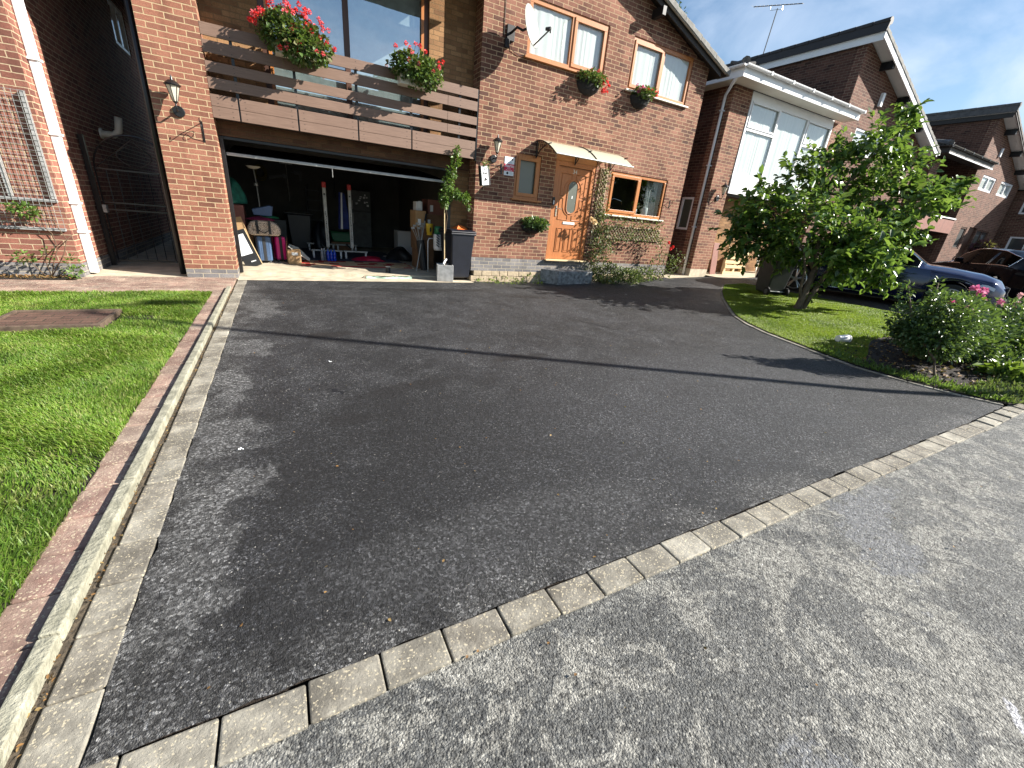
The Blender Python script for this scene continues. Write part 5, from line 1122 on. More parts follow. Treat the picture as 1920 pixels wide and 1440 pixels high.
# floor lamp
t = thing('floor_lamp', 'tall uplighter floor lamp with shallow bowl shade in the garage', 'floor lamp', (-.34, 11.1, FZ))
B().lathe((-.34, 11.1, FZ), [(.14, 0), (.14, .02), (.03, .04)], 20).build('base', 'alu', t); B().tube([(-.34, 11.1, .08), (-.36, 11.1, 1.60), (-.38, 11.1, 1.86)], .011, 8).cyl((-.37, 11.1, 1.54), (-.37, 11.1, 1.60), .04).build('pole', 'alu', t, smooth=True); B().lathe((-.38, 11.1, 1.86), [(.02, 0), (.08, .012), (.135, .05), (.14, .055), (.13, .055), (.05, .02)], 24).build('shade', 'offwhite', t, smooth=True)
# two wheeled bases, each with a tall pole with red cap
def dolly(x0, x1, px_, label, group='wheeled stands with red capped poles'):
    t = thing('wheeled_stand', label, 'wheeled stand', ((x0 + x1) / 2, 12.2, FZ), group=group); y0, y1 = 11.5, 13.2
    B().box(x0, x1, y0, y0 + .03, .225, .26).box(x0, x1, y1, y1 + .03, .225, .26).box((x0 + x1) / 2 - .02, (x0 + x1) / 2 + .02, y0 + .03, y1, .225, .258).build('frame', 'alu', t, bevel=.004)
    p = B().tube([(px_, y0 + .06, .24), (px_, y0 + .06, .32)], .02, 8).box(px_ - .038, px_ + .038, y0 + .02, y0 + .08, .32, 1.66).build('upright', 'alu', t, bevel=.006)
    B().box(px_ - .042, px_ + .042, y0 + .015, y0 + .085, 1.661, 1.78).build('cap', 'red', p, bevel=.006)
    r = random.Random(int(px_ * 100)); b = B(); z = .48
    while z < 1.15:
        h = r.uniform(.018, .034); a = r.uniform(-.012, .004); b.box(px_ + a - .004, px_ + a + .010, y0 + .0185, y0 + .0199, z, z + h); b.box(px_ - .012, px_ - .006, y0 + .0185, y0 + .0199, z, z + h) if r.random() < .5 else None; z += h + .012
    b.box(px_ - .02, px_ + .02, y0 + .0185, y0 + .0199, 1.50, 1.54); b.build('lettering', 'ink', p)
    for x, y in ((x0 + .05, y0), (x1 - .05, y0), (x0 + .05, y1), (x1 - .05, y1)):
        c = B().box(x - .022, x + .022, y - .005, y + .035, .09, .224).build('castor', 'alu_pale', t, bevel=.006); B().cyl((x - .018, y + .01, .095), (x + .018, y + .01, .095), .045, n=18).build('castor_wheel', 'alu_pale', c, bevel=.006)
dolly(.60, 1.32, .99, 'left wheeled stand with a red capped upright pole'); dolly(1.34, 1.92, 1.55, 'right wheeled stand with a red capped upright pole')
# drinks bottles
t0 = None
for i, (x, y, mt) in enumerate([(.80, 11.02, 'clearbottle'), (.86, 11.10, 'clearbottle'), (.93, 10.98, 'bottle'), (1.00, 10.98, 'bottle'), (1.07, 10.98, 'bottle'), (.93, 11.06, 'bottle'), (1.00, 11.06, 'bottle'), (1.07, 11.06, 'bottle')]):
    lab = 'clear drinks bottle left of the blue bottles' if mt == 'clearbottle' else 'blue water bottle in the pack on the garage floor'
    t = thing('water_bottle', lab, 'bottle', (x, y, FZ), group='clear bottles on the garage floor' if mt == 'clearbottle' else 'pack of blue water bottles')
    B().lathe((x, y, FZ), [(.03, 0), (.034, .02), (.034, .10), (.031, .12), (.034, .14), (.032, .20), (.013, .25), (.013, .262)], 14).build('bottle', mt, t, smooth=True); B().lathe((x, y, FZ + .262), [(.015, 0), (.015, .022)], 12).build('cap', 'white' if mt != 'bottle' else 'bluebox', t)
# rugs
m, N, L, b_ = nm('striped_rug'); u = N.new('ShaderNodeTexCoord'); br = N.new('ShaderNodeTexBrick'); br.offset = .5; L.new(u.outputs['Object'], br.inputs['Vector']); br.inputs['Scale'].default_value = 1; br.inputs['Brick Width'].default_value = .20; br.inputs['Row Height'].default_value = .20; br.inputs['Mortar Size'].default_value = 0
br.inputs['Color1'].default_value = (0, 0, 0, 1); br.inputs['Color2'].default_value = (1, 1, 1, 1); L.new(ramp(N, L, br.outputs['Color'], [(0, (.38, .03, .02)), (.33, (.62, .45, .26)), (.60, (.50, .34, .20)), (.82, (.30, .05, .04))], 'CONSTANT'), b_.inputs['Base Color']); b_.inputs['Roughness'].default_value = .95; M['rug'] = m
setp(B().box(.22, 2.75, 10.12, 11.0, FZ + .002, FZ + .014).build('patterned_rug', 'rug'), 'rug of red and beige blocks along the garage floor', 'rug')
setp(B().box(.45, 2.7, 11.0, 13.6, FZ + .002, FZ + .010).build('blue_carpet', 'carpet'), 'blue grey carpet under the wheeled stands', 'carpet')
heap('deflated_inflatable', 'pinkred', 1.95, 11.35, FZ, .38, .2, .10, 'crimson crumpled nylon bag lying on the blue carpet', 'bag', 11, .3)
heap('black_bag', 'blackp', 2.85, 11.9, FZ, .34, .4, .30, 'black soft bag slumped on the garage floor at the right', 'bag', 13, .3)
t = thing('paint_tin', 'small dark tin with a pale lid near the garage threshold', 'tin', (1.98, 9.42, FZ)); B().lathe((1.98, 9.42, FZ), [(.05, 0), (.05, .115), (.052, .12)], 18).build('tin', 'blackp', t, smooth=False); B().lathe((1.98, 9.42, FZ + .12), [(.053, 0), (.053, .008), (.04, .01)], 18).build('lid', 'offwhite', t)
t = thing('folded_windbreak', 'long pale green folded cloth with black cord at the garage threshold', 'cloth', (1.85, 8.85, .012))
b = B(); n = 20; vs = []
for i in range(n + 1):
    x = 1.42 + .92 * i / n; w_ = .045 + .02 * math.sin(i * .9) + (.02 if i > 14 else 0); yc = 8.85 + .015 * math.sin(i * .5); vs += [(x, yc - w_, .013), (x, yc - w_ * .4, .045 + .01 * math.sin(i)), (x, yc + w_ * .5, .05 + .012 * math.sin(i * 1.7)), (x, yc + w_, .013)]
b.add(vs, [(i * 4 + k, i * 4 + k + 1, i * 4 + k + 5, i * 4 + k + 4) for i in range(n) for k in range(3)]); b.build('cloth', 'hose', t, smooth=True)
B().tube([(1.34, 8.84, .02), (1.40, 8.87, .05), (1.6, 8.83, .058), (1.86, 8.80, .055), (1.95, 8.86, .065), (2.2, 8.83, .06), (2.3, 8.9, .05)], .007, 6).build('cord', 'black', t)
# fridge, bins and white goods at the back
t = thing('fridge_freezer', 'tall grey fridge freezer at the back of the garage', 'fridge', (2.2, 14.6, FZ)); B().box(1.93, 2.53, 14.3, 14.9, FZ + .05, 1.15).box(1.93, 2.53, 14.3, 14.9, 1.16, 1.74).build('cabinet', 'greybin', t, bevel=.012); B().box(1.98, 2.0, 14.27, 14.299, .8, 1.1).box(1.98, 2.0, 14.27, 14.299, 1.2, 1.45).build('handle', 'alu', t)
b = B()
for i in range(12): x = random.uniform(2.05, 2.45); z = random.uniform(1.3, 1.68); b.box(x, x + random.uniform(.03, .07), 14.292, 14.299, z, z + random.uniform(.03, .06))
b.build('magnets', 'alu_pale', t)
t = thing('drawer_unit', 'white drawer unit at the right side of the garage', 'drawers', (3.3, 13.2, FZ)); B().box(3.02, 3.58, 12.9, 13.4, FZ, .74).build('cabinet', 'white', t, bevel=.006)
for z in (.10, .31, .52): B().box(3.04, 3.56, 12.885, 12.899, z, z + .19).build('drawer', 'white', t, bevel=.004)
t = thing('spray_bottle', 'lilac spray bottle with a white trigger on a pale round lid', 'bottle', (2.86, 12.4, FZ + .02)); B().lathe((2.86, 12.4, FZ + .02), [(.04, 0), (.045, .05), (.04, .14), (.015, .19)], 14).build('bottle', pm('lilac_plastic', (.18, .2, .5), .3), t, smooth=True); B().box(2.82, 2.89, 12.39, 12.41, .265, .30).tube([(2.85, 12.4, .25), (2.82, 12.4, .22)], .006, 5).build('trigger', 'white', t)
setp(B().lathe((2.75, 12.4, FZ), [(.27, .0), (.27, .016), (.24, .018)], 28).build('round_lid', 'offwhite'), 'pale round lid lying flat under the spray bottle', 'lid')
t = thing('storage_bin', 'grey plastic bin beside the dark blue bin at the garage back', 'bin', (-.1, 13.9, FZ)); B().prism([(-.30, FZ), (.12, FZ), (.16, .78), (-.34, .78)], 13.7, 14.1).build('tub', 'greybin', t, bevel=.02)
t = thing('storage_bin', 'dark blue plastic bin at the garage back left of the stands', 'bin', (.5, 13.9, FZ)); B().prism([(.24, FZ), (.72, FZ), (.78, .95), (.18, .95)], 13.6, 14.1).build('tub', 'navy', t, bevel=.02); B().box(.12, .84, 13.5, 14.2, .96, 1.0).build('lid', 'greybin', t, bevel=.02)
t = thing('green_tub', 'green plastic tub behind the right wheeled stand', 'tub', (1.55, 13.6, FZ)); B().prism([(1.30, .30), (1.80, .30), (1.86, .56), (1.24, .56)], 13.5, 13.9).build('tub', 'green', t, bevel=.03); B().box(1.21, 1.89, 13.45, 13.95, .561, .58).build('rim', 'green', t, bevel=.01)
setp(B().box(1.25, 1.85, 13.46, 13.94, FZ, .299).build('low_carton', 'card_dark'), 'low brown carton under the green tub', 'box')
heap('wrapped_bag', 'navy', .98, 13.4, FZ, .26, .3, .75, 'grey blue wrapped bundle behind the left wheeled stand', 'bag', 21, .15)
t = thing('step_ladder', 'folded step ladder leaning on the back garage wall', 'ladder', (.98, 15.0, FZ)); b = B()
for x in (.78, 1.18): b.tube([(x, 14.75, FZ), (x * .97 + .03, 15.12, 1.72)], .022, 6)
b.build('stiles', 'greybin', t)
for i in range(6): f_ = i / 6 + .1; B().box(.79, 1.17, 14.75 + .37 * f_ - .03, 14.75 + .37 * f_ + .03, FZ + 1.67 * f_, FZ + 1.67 * f_ + .025).build('rung', 'greybin', t)
# tools hung on the back wall
def tool(x, z, kind, label, mat='greybin'):
    b = B(); y = 15.1
    if kind == 'saw': b.prism([(x - .2, z), (x + .18, z + .06), (x + .18, z + .0), (x - .2, z - .10)], y, y + .01).box(x + .16, x + .28, y - .01, y + .02, z - .03, z + .09)
    elif kind == 'rake': b.tube([(x, y, z - .5), (x, y, z + .5)], .014, 6).box(x - .17, x + .17, y - .01, y + .02, z + .5, z + .54)
    elif kind == 'drill': b.box(x - .1, x + .1, y - .05, y + .03, z, z + .1).box(x + .03, x + .09, y - .04, y + .02, z - .14, z - .001).cyl((x - .2, y, z + .05), (x - .1, y, z + .05), .018)
    elif kind == 'spade': b.tube([(x, y, z - .3), (x + .1, y, z + .45)], .015, 6).prism([(x - .11, z - .6), (x + .09, z - .6), (x + .11, z - .3), (x - .09, z - .3)], y - .01, y + .01)
    elif kind == 'coil':
        for q in (.10, .13, .16): b.tube([(x + q * math.cos(a), y - .03 + q * .1, z + q * 1.3 * math.sin(a)) for a in [k * .35 for k in range(19)]], .012, 5)
    return setp(b.build('hung_tool', mat), label, 'tool', 'tools hung on the garage wall')
tool(-.35, 1.95, 'coil', 'dull yellow hose coil hung on the back garage wall', pm('dull_yellow', (.16, .13, .02), .6)); tool(.05, 1.9, 'saw', 'saw hung between the hose coil and the strimmer'); tool(.32, 1.75, 'rake', 'long upright rake hung on the back garage wall', 'alu'); tool(.62, 2.0, 'drill', 'power drill hung right of the rake'); tool(.75, 1.35, 'spade', 'spade leaning slantwise below the drill', 'blackp'); tool(1.6, 1.95, 'rake', 'second rake hung high near the fridge', 'blackp')
# team scarf / blue jacket hanging by the right pole
t = thing('hanging_jacket', 'royal blue jacket with white stripe hanging beside the right pole', 'jacket', (1.43, 12.6, 1.0)); B().prism([(1.42, 1.62), (1.56, 1.60), (1.70, .72), (1.36, .70)], 12.5, 12.6).build('cloth', 'bluecloth', t, bevel=.03); B().prism([(1.47, 1.6), (1.50, 1.6), (1.47, .71), (1.42, .71)], 12.488, 12.499).build('stripe', 'white', t)
# right-hand stack
setp(B().box(2.85, 3.25, 10.2, 10.7, FZ, .50).build('carton', 'card_dark'), 'lowest brown carton of the stack inside the right garage edge', 'box', 'cartons stacked in the garage')
for i, (x0, x1, y0, y1, z0, z1, mt, lb) in enumerate([(2.80, 3.22, 10.15, 10.62, .501, .98, 'card_dark', 'dark carton second from the bottom of the right stack'), (2.78, 3.02, 10.1, 10.6, .981, 1.36, 'card', 'pale brown tall carton on the right stack'), (3.04, 3.50, 10.2, 10.7, .981, 1.30, 'card_dark', 'brown carton with a white label on the right stack'), (3.1, 3.5, 10.2, 10.7, 1.301, 1.62, 'redbrown', 'reddish carton topmost of the right stack'), (2.80, 2.95, 10.15, 10.4, 1.361, 1.55, 'alu_pale', 'small white carton topmost beside the reddish carton')]):
    t = thing('carton', lb, 'box', ((x0 + x1) / 2, (y0 + y1) / 2, z0), group='cartons stacked in the garage'); B().box(x0, x1, y0, y1, z0, z1).build('box', mt, t, bevel=.004); B().box(x0 + .05, x0 + .12, y0 - .003, y0 - .0005, z0 + .06, z0 + .2).build('label', 'signwhite', t)
t = thing('yellow_bucket', 'yellow bucket hanging beside the green topped white basket', 'bucket', (3.0, 9.75, .8)); B().lathe((3.0, 9.75, .86), [(.06, 0), (.085, .24), (.09, .25)], 18).build('bucket', 'yellow', t, smooth=True); B().box(2.985, 3.015, 9.662, 9.672, .94, 1.03).build('mark', 'ink', t)
t = thing('ball_basket', 'white slotted basket with green top hanging inside the right garage frame', 'basket', (3.17, 9.6, .55))
B().lathe((3.17, 9.6, .55), [(.10, 0), (.115, .05), (.118, .30), (.112, .35)], 22).build('basket', 'alu_pale', t, smooth=True); B().lathe((3.17, 9.6, .90), [(.10, 0), (.095, .14), (.085, .17)], 22).build('top', 'green', t, smooth=True)
b = B()
for i in range(5):
    z = .62 + i * .055
    for s in (-1, 1): b.prism([(3.17 + s * .018, z), (3.17 + s * .085, z + .05), (3.17 + s * .085, z + .075), (3.17 + s * .018, z + .025)], 9.474 + .0, 9.500)
b.build('slots', 'ink', t)
t = thing('garden_stand', 'bent white tube frame below the yellow bucket', 'stand', (3.0, 9.7, FZ)); B().tube([(2.93, 9.6, FZ), (2.92, 9.6, .74), (2.95, 9.6, .80), (3.04, 9.62, .80)], .010, 8).build('tube', 'white', t, smooth=True)
t = thing('golf_bag', 'black golf bag with clubs standing inside the right garage edge', 'golf bag', (2.9, 10.0, FZ)); B().tube([(2.95, 9.95, FZ), (2.86, 10.0, .72)], .085, 14, .095).build('bag', 'blackp', t, bevel=.01); b = B()
for i in range(6): b.tube([(2.86 + (i - 3) * .02, 10.0, .7), (2.83 + (i - 3) * .05, 10.0 + (i % 2) * .05, .95 + .05 * (i % 3))], .006, 6); b.box(2.80 + (i - 3) * .05, 2.87 + (i - 3) * .05, 9.98 + (i % 2) * .05, 10.02 + (i % 2) * .05, .96 + .05 * (i % 3), 1.0 + .05 * (i % 3))
b.build('clubs', 'alu', t)
t = thing('garden_fork', 'thin long handled tool leaning beside the golf bag', 'tool', (2.8, 9.9, FZ)); B().tube([(2.70, 9.75, FZ), (2.98, 10.05, 1.15)], .011, 6).build('shaft', 'alu', t); B().tube([(2.98, 10.05, 1.15), (3.02, 10.09, 1.3)], .02, 8).build('grip', 'blackp', t)

# ------------------------------------------------------------------ left passage and neighbour's wall
t = thing('side_gate', 'black wrought iron gate with arched top across the shaded side passage', 'gate', (-2.1, 9.85, 0)); y = 9.85
b = B(); b.box(-2.68, -2.62, y - .03, y + .03, .01, 2.02); b.build('gate_post', 'black', t)
b = B(); g0, g1 = -2.58, -1.50; cx = (g0 + g1) / 2; rr = (g1 - g0) / 2
b.tube([(g0, y, .08), (g0, y, 1.55)] + [(cx - rr * math.cos(a), y, 1.55 + rr * math.sin(a)) for a in [math.pi * i / 16 for i in range(1, 16)]] + [(g1, y, 1.55), (g1, y, .08)], .014, 6); b.box(g0, g1, y - .01, y + .01, .08, .11).box(g0, g1, y - .01, y + .01, .92, .945).box(g0, g1, y - .01, y + .01, 1.03, 1.055).box(g0, g1, y - .01, y + .01, 1.54, 1.565); b.build('frame', 'black', t)
b = B()
for i in range(1, 8): x = g0 + (g1 - g0) * i / 8; b.tube([(x, y, .1), (x, y, 1.55)], .007, 5)
for s in (-1, 1): b.tube([(cx + s * (.05 + .18 * math.sin(k * .5)), y, 1.62 + .05 * k) for k in range(7)], .007, 5)
b.tube([(g0, y, 1.55), (cx, y, 2.02)], .006, 5).tube([(g1, y, 1.55), (cx, y, 2.02)], .006, 5); b.build('bars', 'black', t)
B().box(-2.60, -2.55, y - .05, y + .05, .88, 1.0).cyl((-2.56, y - .09, .95), (-2.56, y - .02, .95), .012).build('latch', 'alu', t)
t = thing('back_fence', 'dark boarded fence closing the far end of the side passage', 'fence', (-2.1, 16.8, 0)); b = B()
for i in range(9): b.box(-2.69 + i * .137, -2.69 + i * .137 + .13, 16.8, 16.82, 0, 1.9)
b.build('boards', 'soffit', t); B().box(-2.69, -1.47, 16.821, 16.86, .4, .47).box(-2.69, -1.47, 16.821, 16.86, 1.4, 1.47).build('rail', 'soffit', t)
t = thing('wire_trellis', 'grey wire mesh plant support on battens on the left brick wall', 'trellis', (-3.5, 8.55, .7))
def mesh_wires(x0, x1, z0, z1, y, st, r):
    b = B(); z = z0
    while z <= z1: b.tube([(x0, y, z), (x1, y, z)], r, 4); z += st
    x = x0
    while x <= x1: b.tube([(x, y - .003, z0), (x, y - .003, z1)], r, 4); x += st
    return b
mesh_wires(-4.9, -2.72, .68, 2.36, 8.535, .062, .0028).build('wire_mesh', 'alu', t)
for x in (-2.78, -3.20, -4.2): B().box(x, x + .035, 8.54, 8.60, 1.08, 2.36).build('batten', 'concrete_new', t)
for z in (1.07, .69): B().box(-4.9, -2.74, 8.54, 8.60, z - .035, z).build('batten', 'concrete_new', t)
t = thing('climbing_rose', 'sparse half bare rose stems growing up the wire mesh at the left', 'climbing plant', (-3.0, 8.45, .02))
b = B(); st = [[(-3.0, 8.45, .02), (-2.93, 8.47, .25), (-2.86, 8.5, .42), (-2.88, 8.52, .62), (-3.02, 8.52, .80), (-3.1, 8.5, .95)], [(-3.0, 8.45, .02), (-2.80, 8.46, .35), (-2.74, 8.5, .55), (-2.82, 8.5, .80), (-3.0, 8.48, .90)], [(-3.0, 8.45, .02), (-3.02, 8.46, .3), (-2.98, 8.5, .45)], [(-3.05, 8.45, .02), (-3.2, 8.42, .3)], [(-2.95, 8.45, .02), (-2.70, 8.45, .22)], [(-2.86, 8.5, .42), (-2.66, 8.5, .62)], [(-3.02, 8.52, .80), (-3.2, 8.5, .86)]]
for p in st: b.tube(p, .007, 5, .004)
b.build('stems', 'stembrown', t, smooth=True)
P, D = cloud([(-3.05, 8.45, .90, .13, .10), (-3.16, 8.45, .93, .08, .06)], 170, 1, .2); P2, D2 = cloud([(-2.72, 8.42, .25, .10, .09), (-2.75, 8.4, .10, .13, .09), (-3.2, 8.4, .30, .12, .09), (-2.98, 8.45, .35, .08, .1)], 170, 1, .2)
leaves('foliage', np.concatenate([P, P2]), np.concatenate([D, D2]), RNG.uniform(.03, .06, len(P) + len(P2)), 'leaf_vine', t, .65)
P = np.stack([RNG.uniform(-5, -2.75, 700), RNG.uniform(8.3, 8.56, 700), RNG.uniform(.02, .04, 700)], 1); D = RNG.normal(0, 1, (700, 3)); D[:, 2] = np.abs(D[:, 2]) * .4
setp(leaves('fallen_leaves', P, D, RNG.uniform(.02, .045, 700), 'leaf_dry'), 'dry fallen leaves along the foot of the left wall', 'leaves', None, 'stuff')
P = np.stack([RNG.uniform(-.775, -.74, 500), RNG.uniform(.9, 8.4, 500), RNG.uniform(-.002, .008, 500)], 1); D = RNG.normal(0, 1, (500, 3)); D[:, 2] = np.abs(D[:, 2]) * .3
setp(leaves('gutter_debris', P, D, RNG.uniform(.006, .018, 500), 'leaf_dry'), 'bits of leaf and grit in the gap beside the kerb', 'leaves', None, 'stuff')

# ------------------------------------------------------------------ right lawn: magnolia, flower bed, cup
t = thing('small_tree', 'small broad leaved tree with glossy crown on the right lawn', 'tree', (9.26, 4.69, .16))
TB = [(8.70,5.93,1.61,0.55),(8.63,5.59,2.13,0.55),(9.27,5.60,1.35,0.55),(9.58,5.65,2.62,0.58),(9.02,4.96,1.79,0.72),(10.67,5.65,3.10,0.60),(10.71,5.49,2.32,0.80),(9.74,4.53,1.55,0.66),(10.75,5.06,3.22,0.62),(11.10,4.97,2.58,0.84),(11.34,4.69,1.85,0.66),(11.54,5.09,3.72,0.34),(11.95,4.87,3.10,0.42),(11.2,4.25,2.35,0.62),(12.05,4.20,2.55,0.40),(9.14,4.30,1.08,0.42),(9.55,4.0,1.28,0.52),(9.85,5.27,1.25,0.50),(11.35,4.22,1.75,0.40),(11.55,5.12,4.05,.26),(10.0,4.05,1.15,.42),(10.45,3.95,.92,.30),(8.55,5.75,1.35,.45),(8.95,5.3,1.45,.5),(9.6,4.15,1.55,.5),(8.35,5.75,1.75,.35),(12.35,4.1,2.75,.22)]
fk = Vector((9.45, 4.72, .95)); b = B()
b.tube([(9.24, 4.70, .10), (9.27, 4.69, .32), (9.36, 4.70, .62), (9.45, 4.72, .95)], [.088, .066, .06, .062], 12)
b.tube([(9.33, 4.66, .12), (9.44, 4.62, .45), (9.60, 4.60, .80), (9.85, 4.62, 1.15), (10.3, 4.7, 1.7), (10.9, 4.8, 2.3)], [.06, .045, .04, .034, .026, .016], 10)
b.tube([fk, (9.6, 4.9, 1.4), (10.0, 5.1, 2.0), (10.5, 5.2, 2.7), (11.1, 5.1, 3.3)], [.05, .042, .034, .024, .012], 8)
b.tube([fk, (9.3, 5.0, 1.35), (9.1, 5.4, 1.7), (8.8, 5.7, 2.1)], [.042, .032, .022, .012], 8)
b.tube([(9.27, 4.69, .32), (9.2, 4.74, .6), (9.25, 4.8, .95), (9.1, 4.9, 1.4)], [.03, .026, .022, .012], 8)
b.build('trunk', 'bark', t, smooth=True)
tw = B(); Pl = []; Dl = []; Sz = []
lm = [Vector(p) for p in ((9.45, 4.8, 1.3), (9.8, 5.0, 1.8), (10.3, 5.15, 2.4), (10.8, 5.15, 3.0), (9.15, 5.3, 1.6), (10.6, 4.75, 2.0), (10.9, 4.8, 2.3), (9.85, 4.62, 1.15))]
for (x, y, z, r) in TB:
    c = Vector((x, y, z)); a = min(lm, key=lambda q: (q - c).length); tw.tube([a, a.lerp(c, .5) + Vector((0, 0, .05)), c], .012, 5, .007)
    for k in range(int(40 * (r / .6) ** 1.4)):
        d = Vector((random.gauss(0, 1), random.gauss(0, 1), random.gauss(.25, .75))).normalized(); ln = r * random.uniform(.55, 1.25); s0 = c + d * r * .1
        mid_ = s0 + d * ln * .5; e = s0 + d * ln + Vector((0, 0, .05 * random.uniform(-1, 1.5)))
        if random.random() < .35: tw.tube([s0, mid_, e], .0045, 4, .002)
        for j in range(12):
            f_ = .25 + .75 * j / 11; p = s0.lerp(e, f_); q = Vector((random.gauss(0, 1), random.gauss(0, 1), random.gauss(.1, .7))).normalized()
            Pl.append(p); Dl.append(d * (.5 + .5 * (j > 9)) + q * .8 + Vector((0, 0, -.25))); Sz.append(random.choice((random.uniform(.07, .11), random.uniform(.11, .18))))
for (p0_, n_) in (((9.5, 4.6, .7), 24), ((9.6, 4.6, .55), 14), ((9.35, 4.65, .45), 8)):
    for j in range(n_): Pl.append(Vector(p0_) + Vector((random.gauss(0, .07), random.gauss(0, .07), random.gauss(0, .08)))); Dl.append(Vector((random.gauss(0, 1), random.gauss(0, 1), random.gauss(0, .6)))); Sz.append(random.uniform(.05, .09))
tw.build('twigs', 'bark', t)
leaves('crown', np.array([tuple(p) for p in Pl]), np.array([tuple(p) for p in Dl]), np.array(Sz), 'leaf_tree', t, .62, .30, .22)

def shrub_stems(c, tips): return [[(c[0], c[1], c[2]), (c[0] * .6 + p[0] * .4, c[1] * .6 + p[1] * .4, c[2] + (p[2] - c[2]) * .5), p] for p in tips]
def fpts(n, cx_, cy_, cz_, rx, ry, rz_): return [(cx_ + random.uniform(-rx, rx), cy_ + random.uniform(-ry, ry), cz_ + random.uniform(-rz_, rz_)) for _ in range(n)]
c = (6.72, 1.66, .05)
bush('flowering_shrub', 'dark green upright shrub with a pale bent stem and few pink blooms nearest the driveway', [(6.80, 1.88, .64, .33, .28), (6.98, 1.84, .78, .30, .26), (6.68, 2.02, .56, .26, .20), (7.15, 1.80, .62, .30, .27), (6.88, 1.86, .44, .30, .20), (7.1, 1.8, .42, .26, .2), (6.55, 2.0, .55, .16, .16), (6.55, 2.12, .72, .16, .2), (6.54, 2.2, 1.0, .07, .14), (6.88, 2.05, 1.06, .08, .14), (6.70, 1.9, .95, .14, .12)], 6800, .046, 'leaf_shrub', c,
     stems=[[(6.72, 1.66, .03), (6.75, 1.66, .10), (6.73, 1.69, .18), (6.77, 1.74, .30), (6.80, 1.80, .6)], [(6.77, 1.74, .28), (6.6, 2.0, .6), (6.53, 2.2, 1.08)], [(6.78, 1.76, .4), (6.88, 2.0, .8), (6.9, 2.06, 1.14)], [(6.78, 1.76, .35), (7.1, 1.8, .6)]], sr=.017, stem='bark', shell=.15,
     flowers=[('petal_pink', [(7.05, 1.92, .93), (7.08, 1.93, .92)], .05, 50), ('petal_pale', [(7.22, 1.8, .88), (7.3, 1.78, .84)], .04, 40)])
c = (7.9, 2.0, .10)
bush('flowering_shrub', 'lime and green flowering shrub behind the driveway shrub with hot pink blooms', [(7.9, 2.05, .60, .42, .36), (8.3, 2.15, .72, .36, .30), (7.6, 2.1, .45, .34, .30), (8.1, 1.9, .38, .40, .25), (7.6, 1.9, .55, .32, .3), (8.4, 1.85, .5, .34, .34)], 5600, .058, 'leaf_shrub', c, stems=shrub_stems(c, [(7.6, 2.2, .7), (8.1, 2.1, .95), (8.4, 2.1, .9), (7.8, 1.9, .7)]), shell=.2,
     flowers=[('petal_pink', fpts(2, 8.4, 2.2, 1.06, .08, .1, .04) + fpts(2, 8.9, 2.15, 1.0, .12, .1, .06), .045, 30), ('petal_pale', fpts(3, 8.9, 1.9, .80, .4, .2, .12), .04, 30)])
c = (8.9, 2.2, .14)
bush('flowering_shrub', 'bright yellow green shrub in the middle of the bed in front of the blue car', [(8.75, 2.2, .62, .30, .30), (8.6, 2.2, .40, .30, .26), (9.0, 2.25, .80, .22, .18)], 1500, .065, 'leaf_lime', c, stems=shrub_stems(c, [(8.7, 2.2, .8), (9.0, 2.25, .9)]), shell=.2, flowers=[('petal_pink', [(8.75, 2.1, 1.0), (8.95, 2.15, 1.04)], .045, 30)])
c = (9.8, 1.9, .17)
bush('flowering_shrub', 'spreading shrub with many pale pink blooms at the right edge of the bed', [(9.7, 2.0, .60, .42, .34), (10.2, 1.9, .62, .42, .34), (9.4, 1.75, .42, .34, .26), (10.5, 1.6, .55, .40, .34), (9.9, 1.5, .40, .42, .24), (9.2, 1.8, .62, .34, .3), (9.0, 1.6, .4, .3, .25), (10.8, 1.9, .7, .4, .3)], 6200, .06, 'leaf_shrub', c, stems=shrub_stems(c, [(9.5, 2.0, .9), (10.2, 1.9, .9), (10.6, 1.7, .85), (9.9, 1.6, .6)]), shell=.2,
     flowers=[('petal_pale', fpts(12, 9.9, 1.75, .90, .6, .25, .10), .040, 32), ('petal_pink', fpts(2, 9.3, 2.0, .93, .3, .2, .06), .04, 30)])
c = (8.1, 1.45, .10)
bush('ground_cover', 'dark low mound plant spreading at the front of the bed', [(8.2, 1.5, .16, .42, .20), (8.7, 1.45, .18, .45, .24), (7.8, 1.35, .12, .30, .12), (9.2, 1.35, .20, .40, .25)], 2600, .06, 'leaf_shrub', c, cat='plant', shell=.3)
bush('ground_cover', 'patch of big yellow green lobed leaves at the front right of the bed', [(7.75, 1.28, .17, .22, .09), (8.0, 1.2, .15, .2, .08), (8.9, 1.65, .40, .16, .1)], 190, .13, 'leaf_lime', (7.8, 1.2, .10), cat='plant', shell=.3, width=.9)
# weeds and soil crumbs along the bed edge
n = 1300; Y_ = RNG.uniform(1.0, 2.9, n); X_ = np.interp(Y_, ex, ey) + .07 + np.abs(RNG.normal(0, .16, n)); P = np.stack([X_, Y_, .045 * np.clip(X_ - 5.6, 0, None) + .02], 1); D = RNG.normal(0, .7, (n, 3)); D[:, 2] = np.abs(D[:, 2]) + .6
setp(leaves('bed_weeds', P, D, RNG.uniform(.025, .08, n), 'leaf_vine', None, .2), 'pale grassy weeds along the driveway edge of the bed', 'weeds', None, 'stuff')
n = 1200; X_ = RNG.uniform(6.6, 7.9, n); Y_ = RNG.uniform(.95, 1.35, n); P = np.stack([X_, Y_, .045 * np.clip(X_ - 5.6, 0, None) + .02], 1); D = RNG.normal(0, .7, (n, 3)); D[:, 2] = np.abs(D[:, 2]) + .5
setp(leaves('bed_weeds', P, D, RNG.uniform(.025, .09, n), 'leaf_rose', None, .22), 'tangled green weeds at the road end of the bed', 'weeds', None, 'stuff')
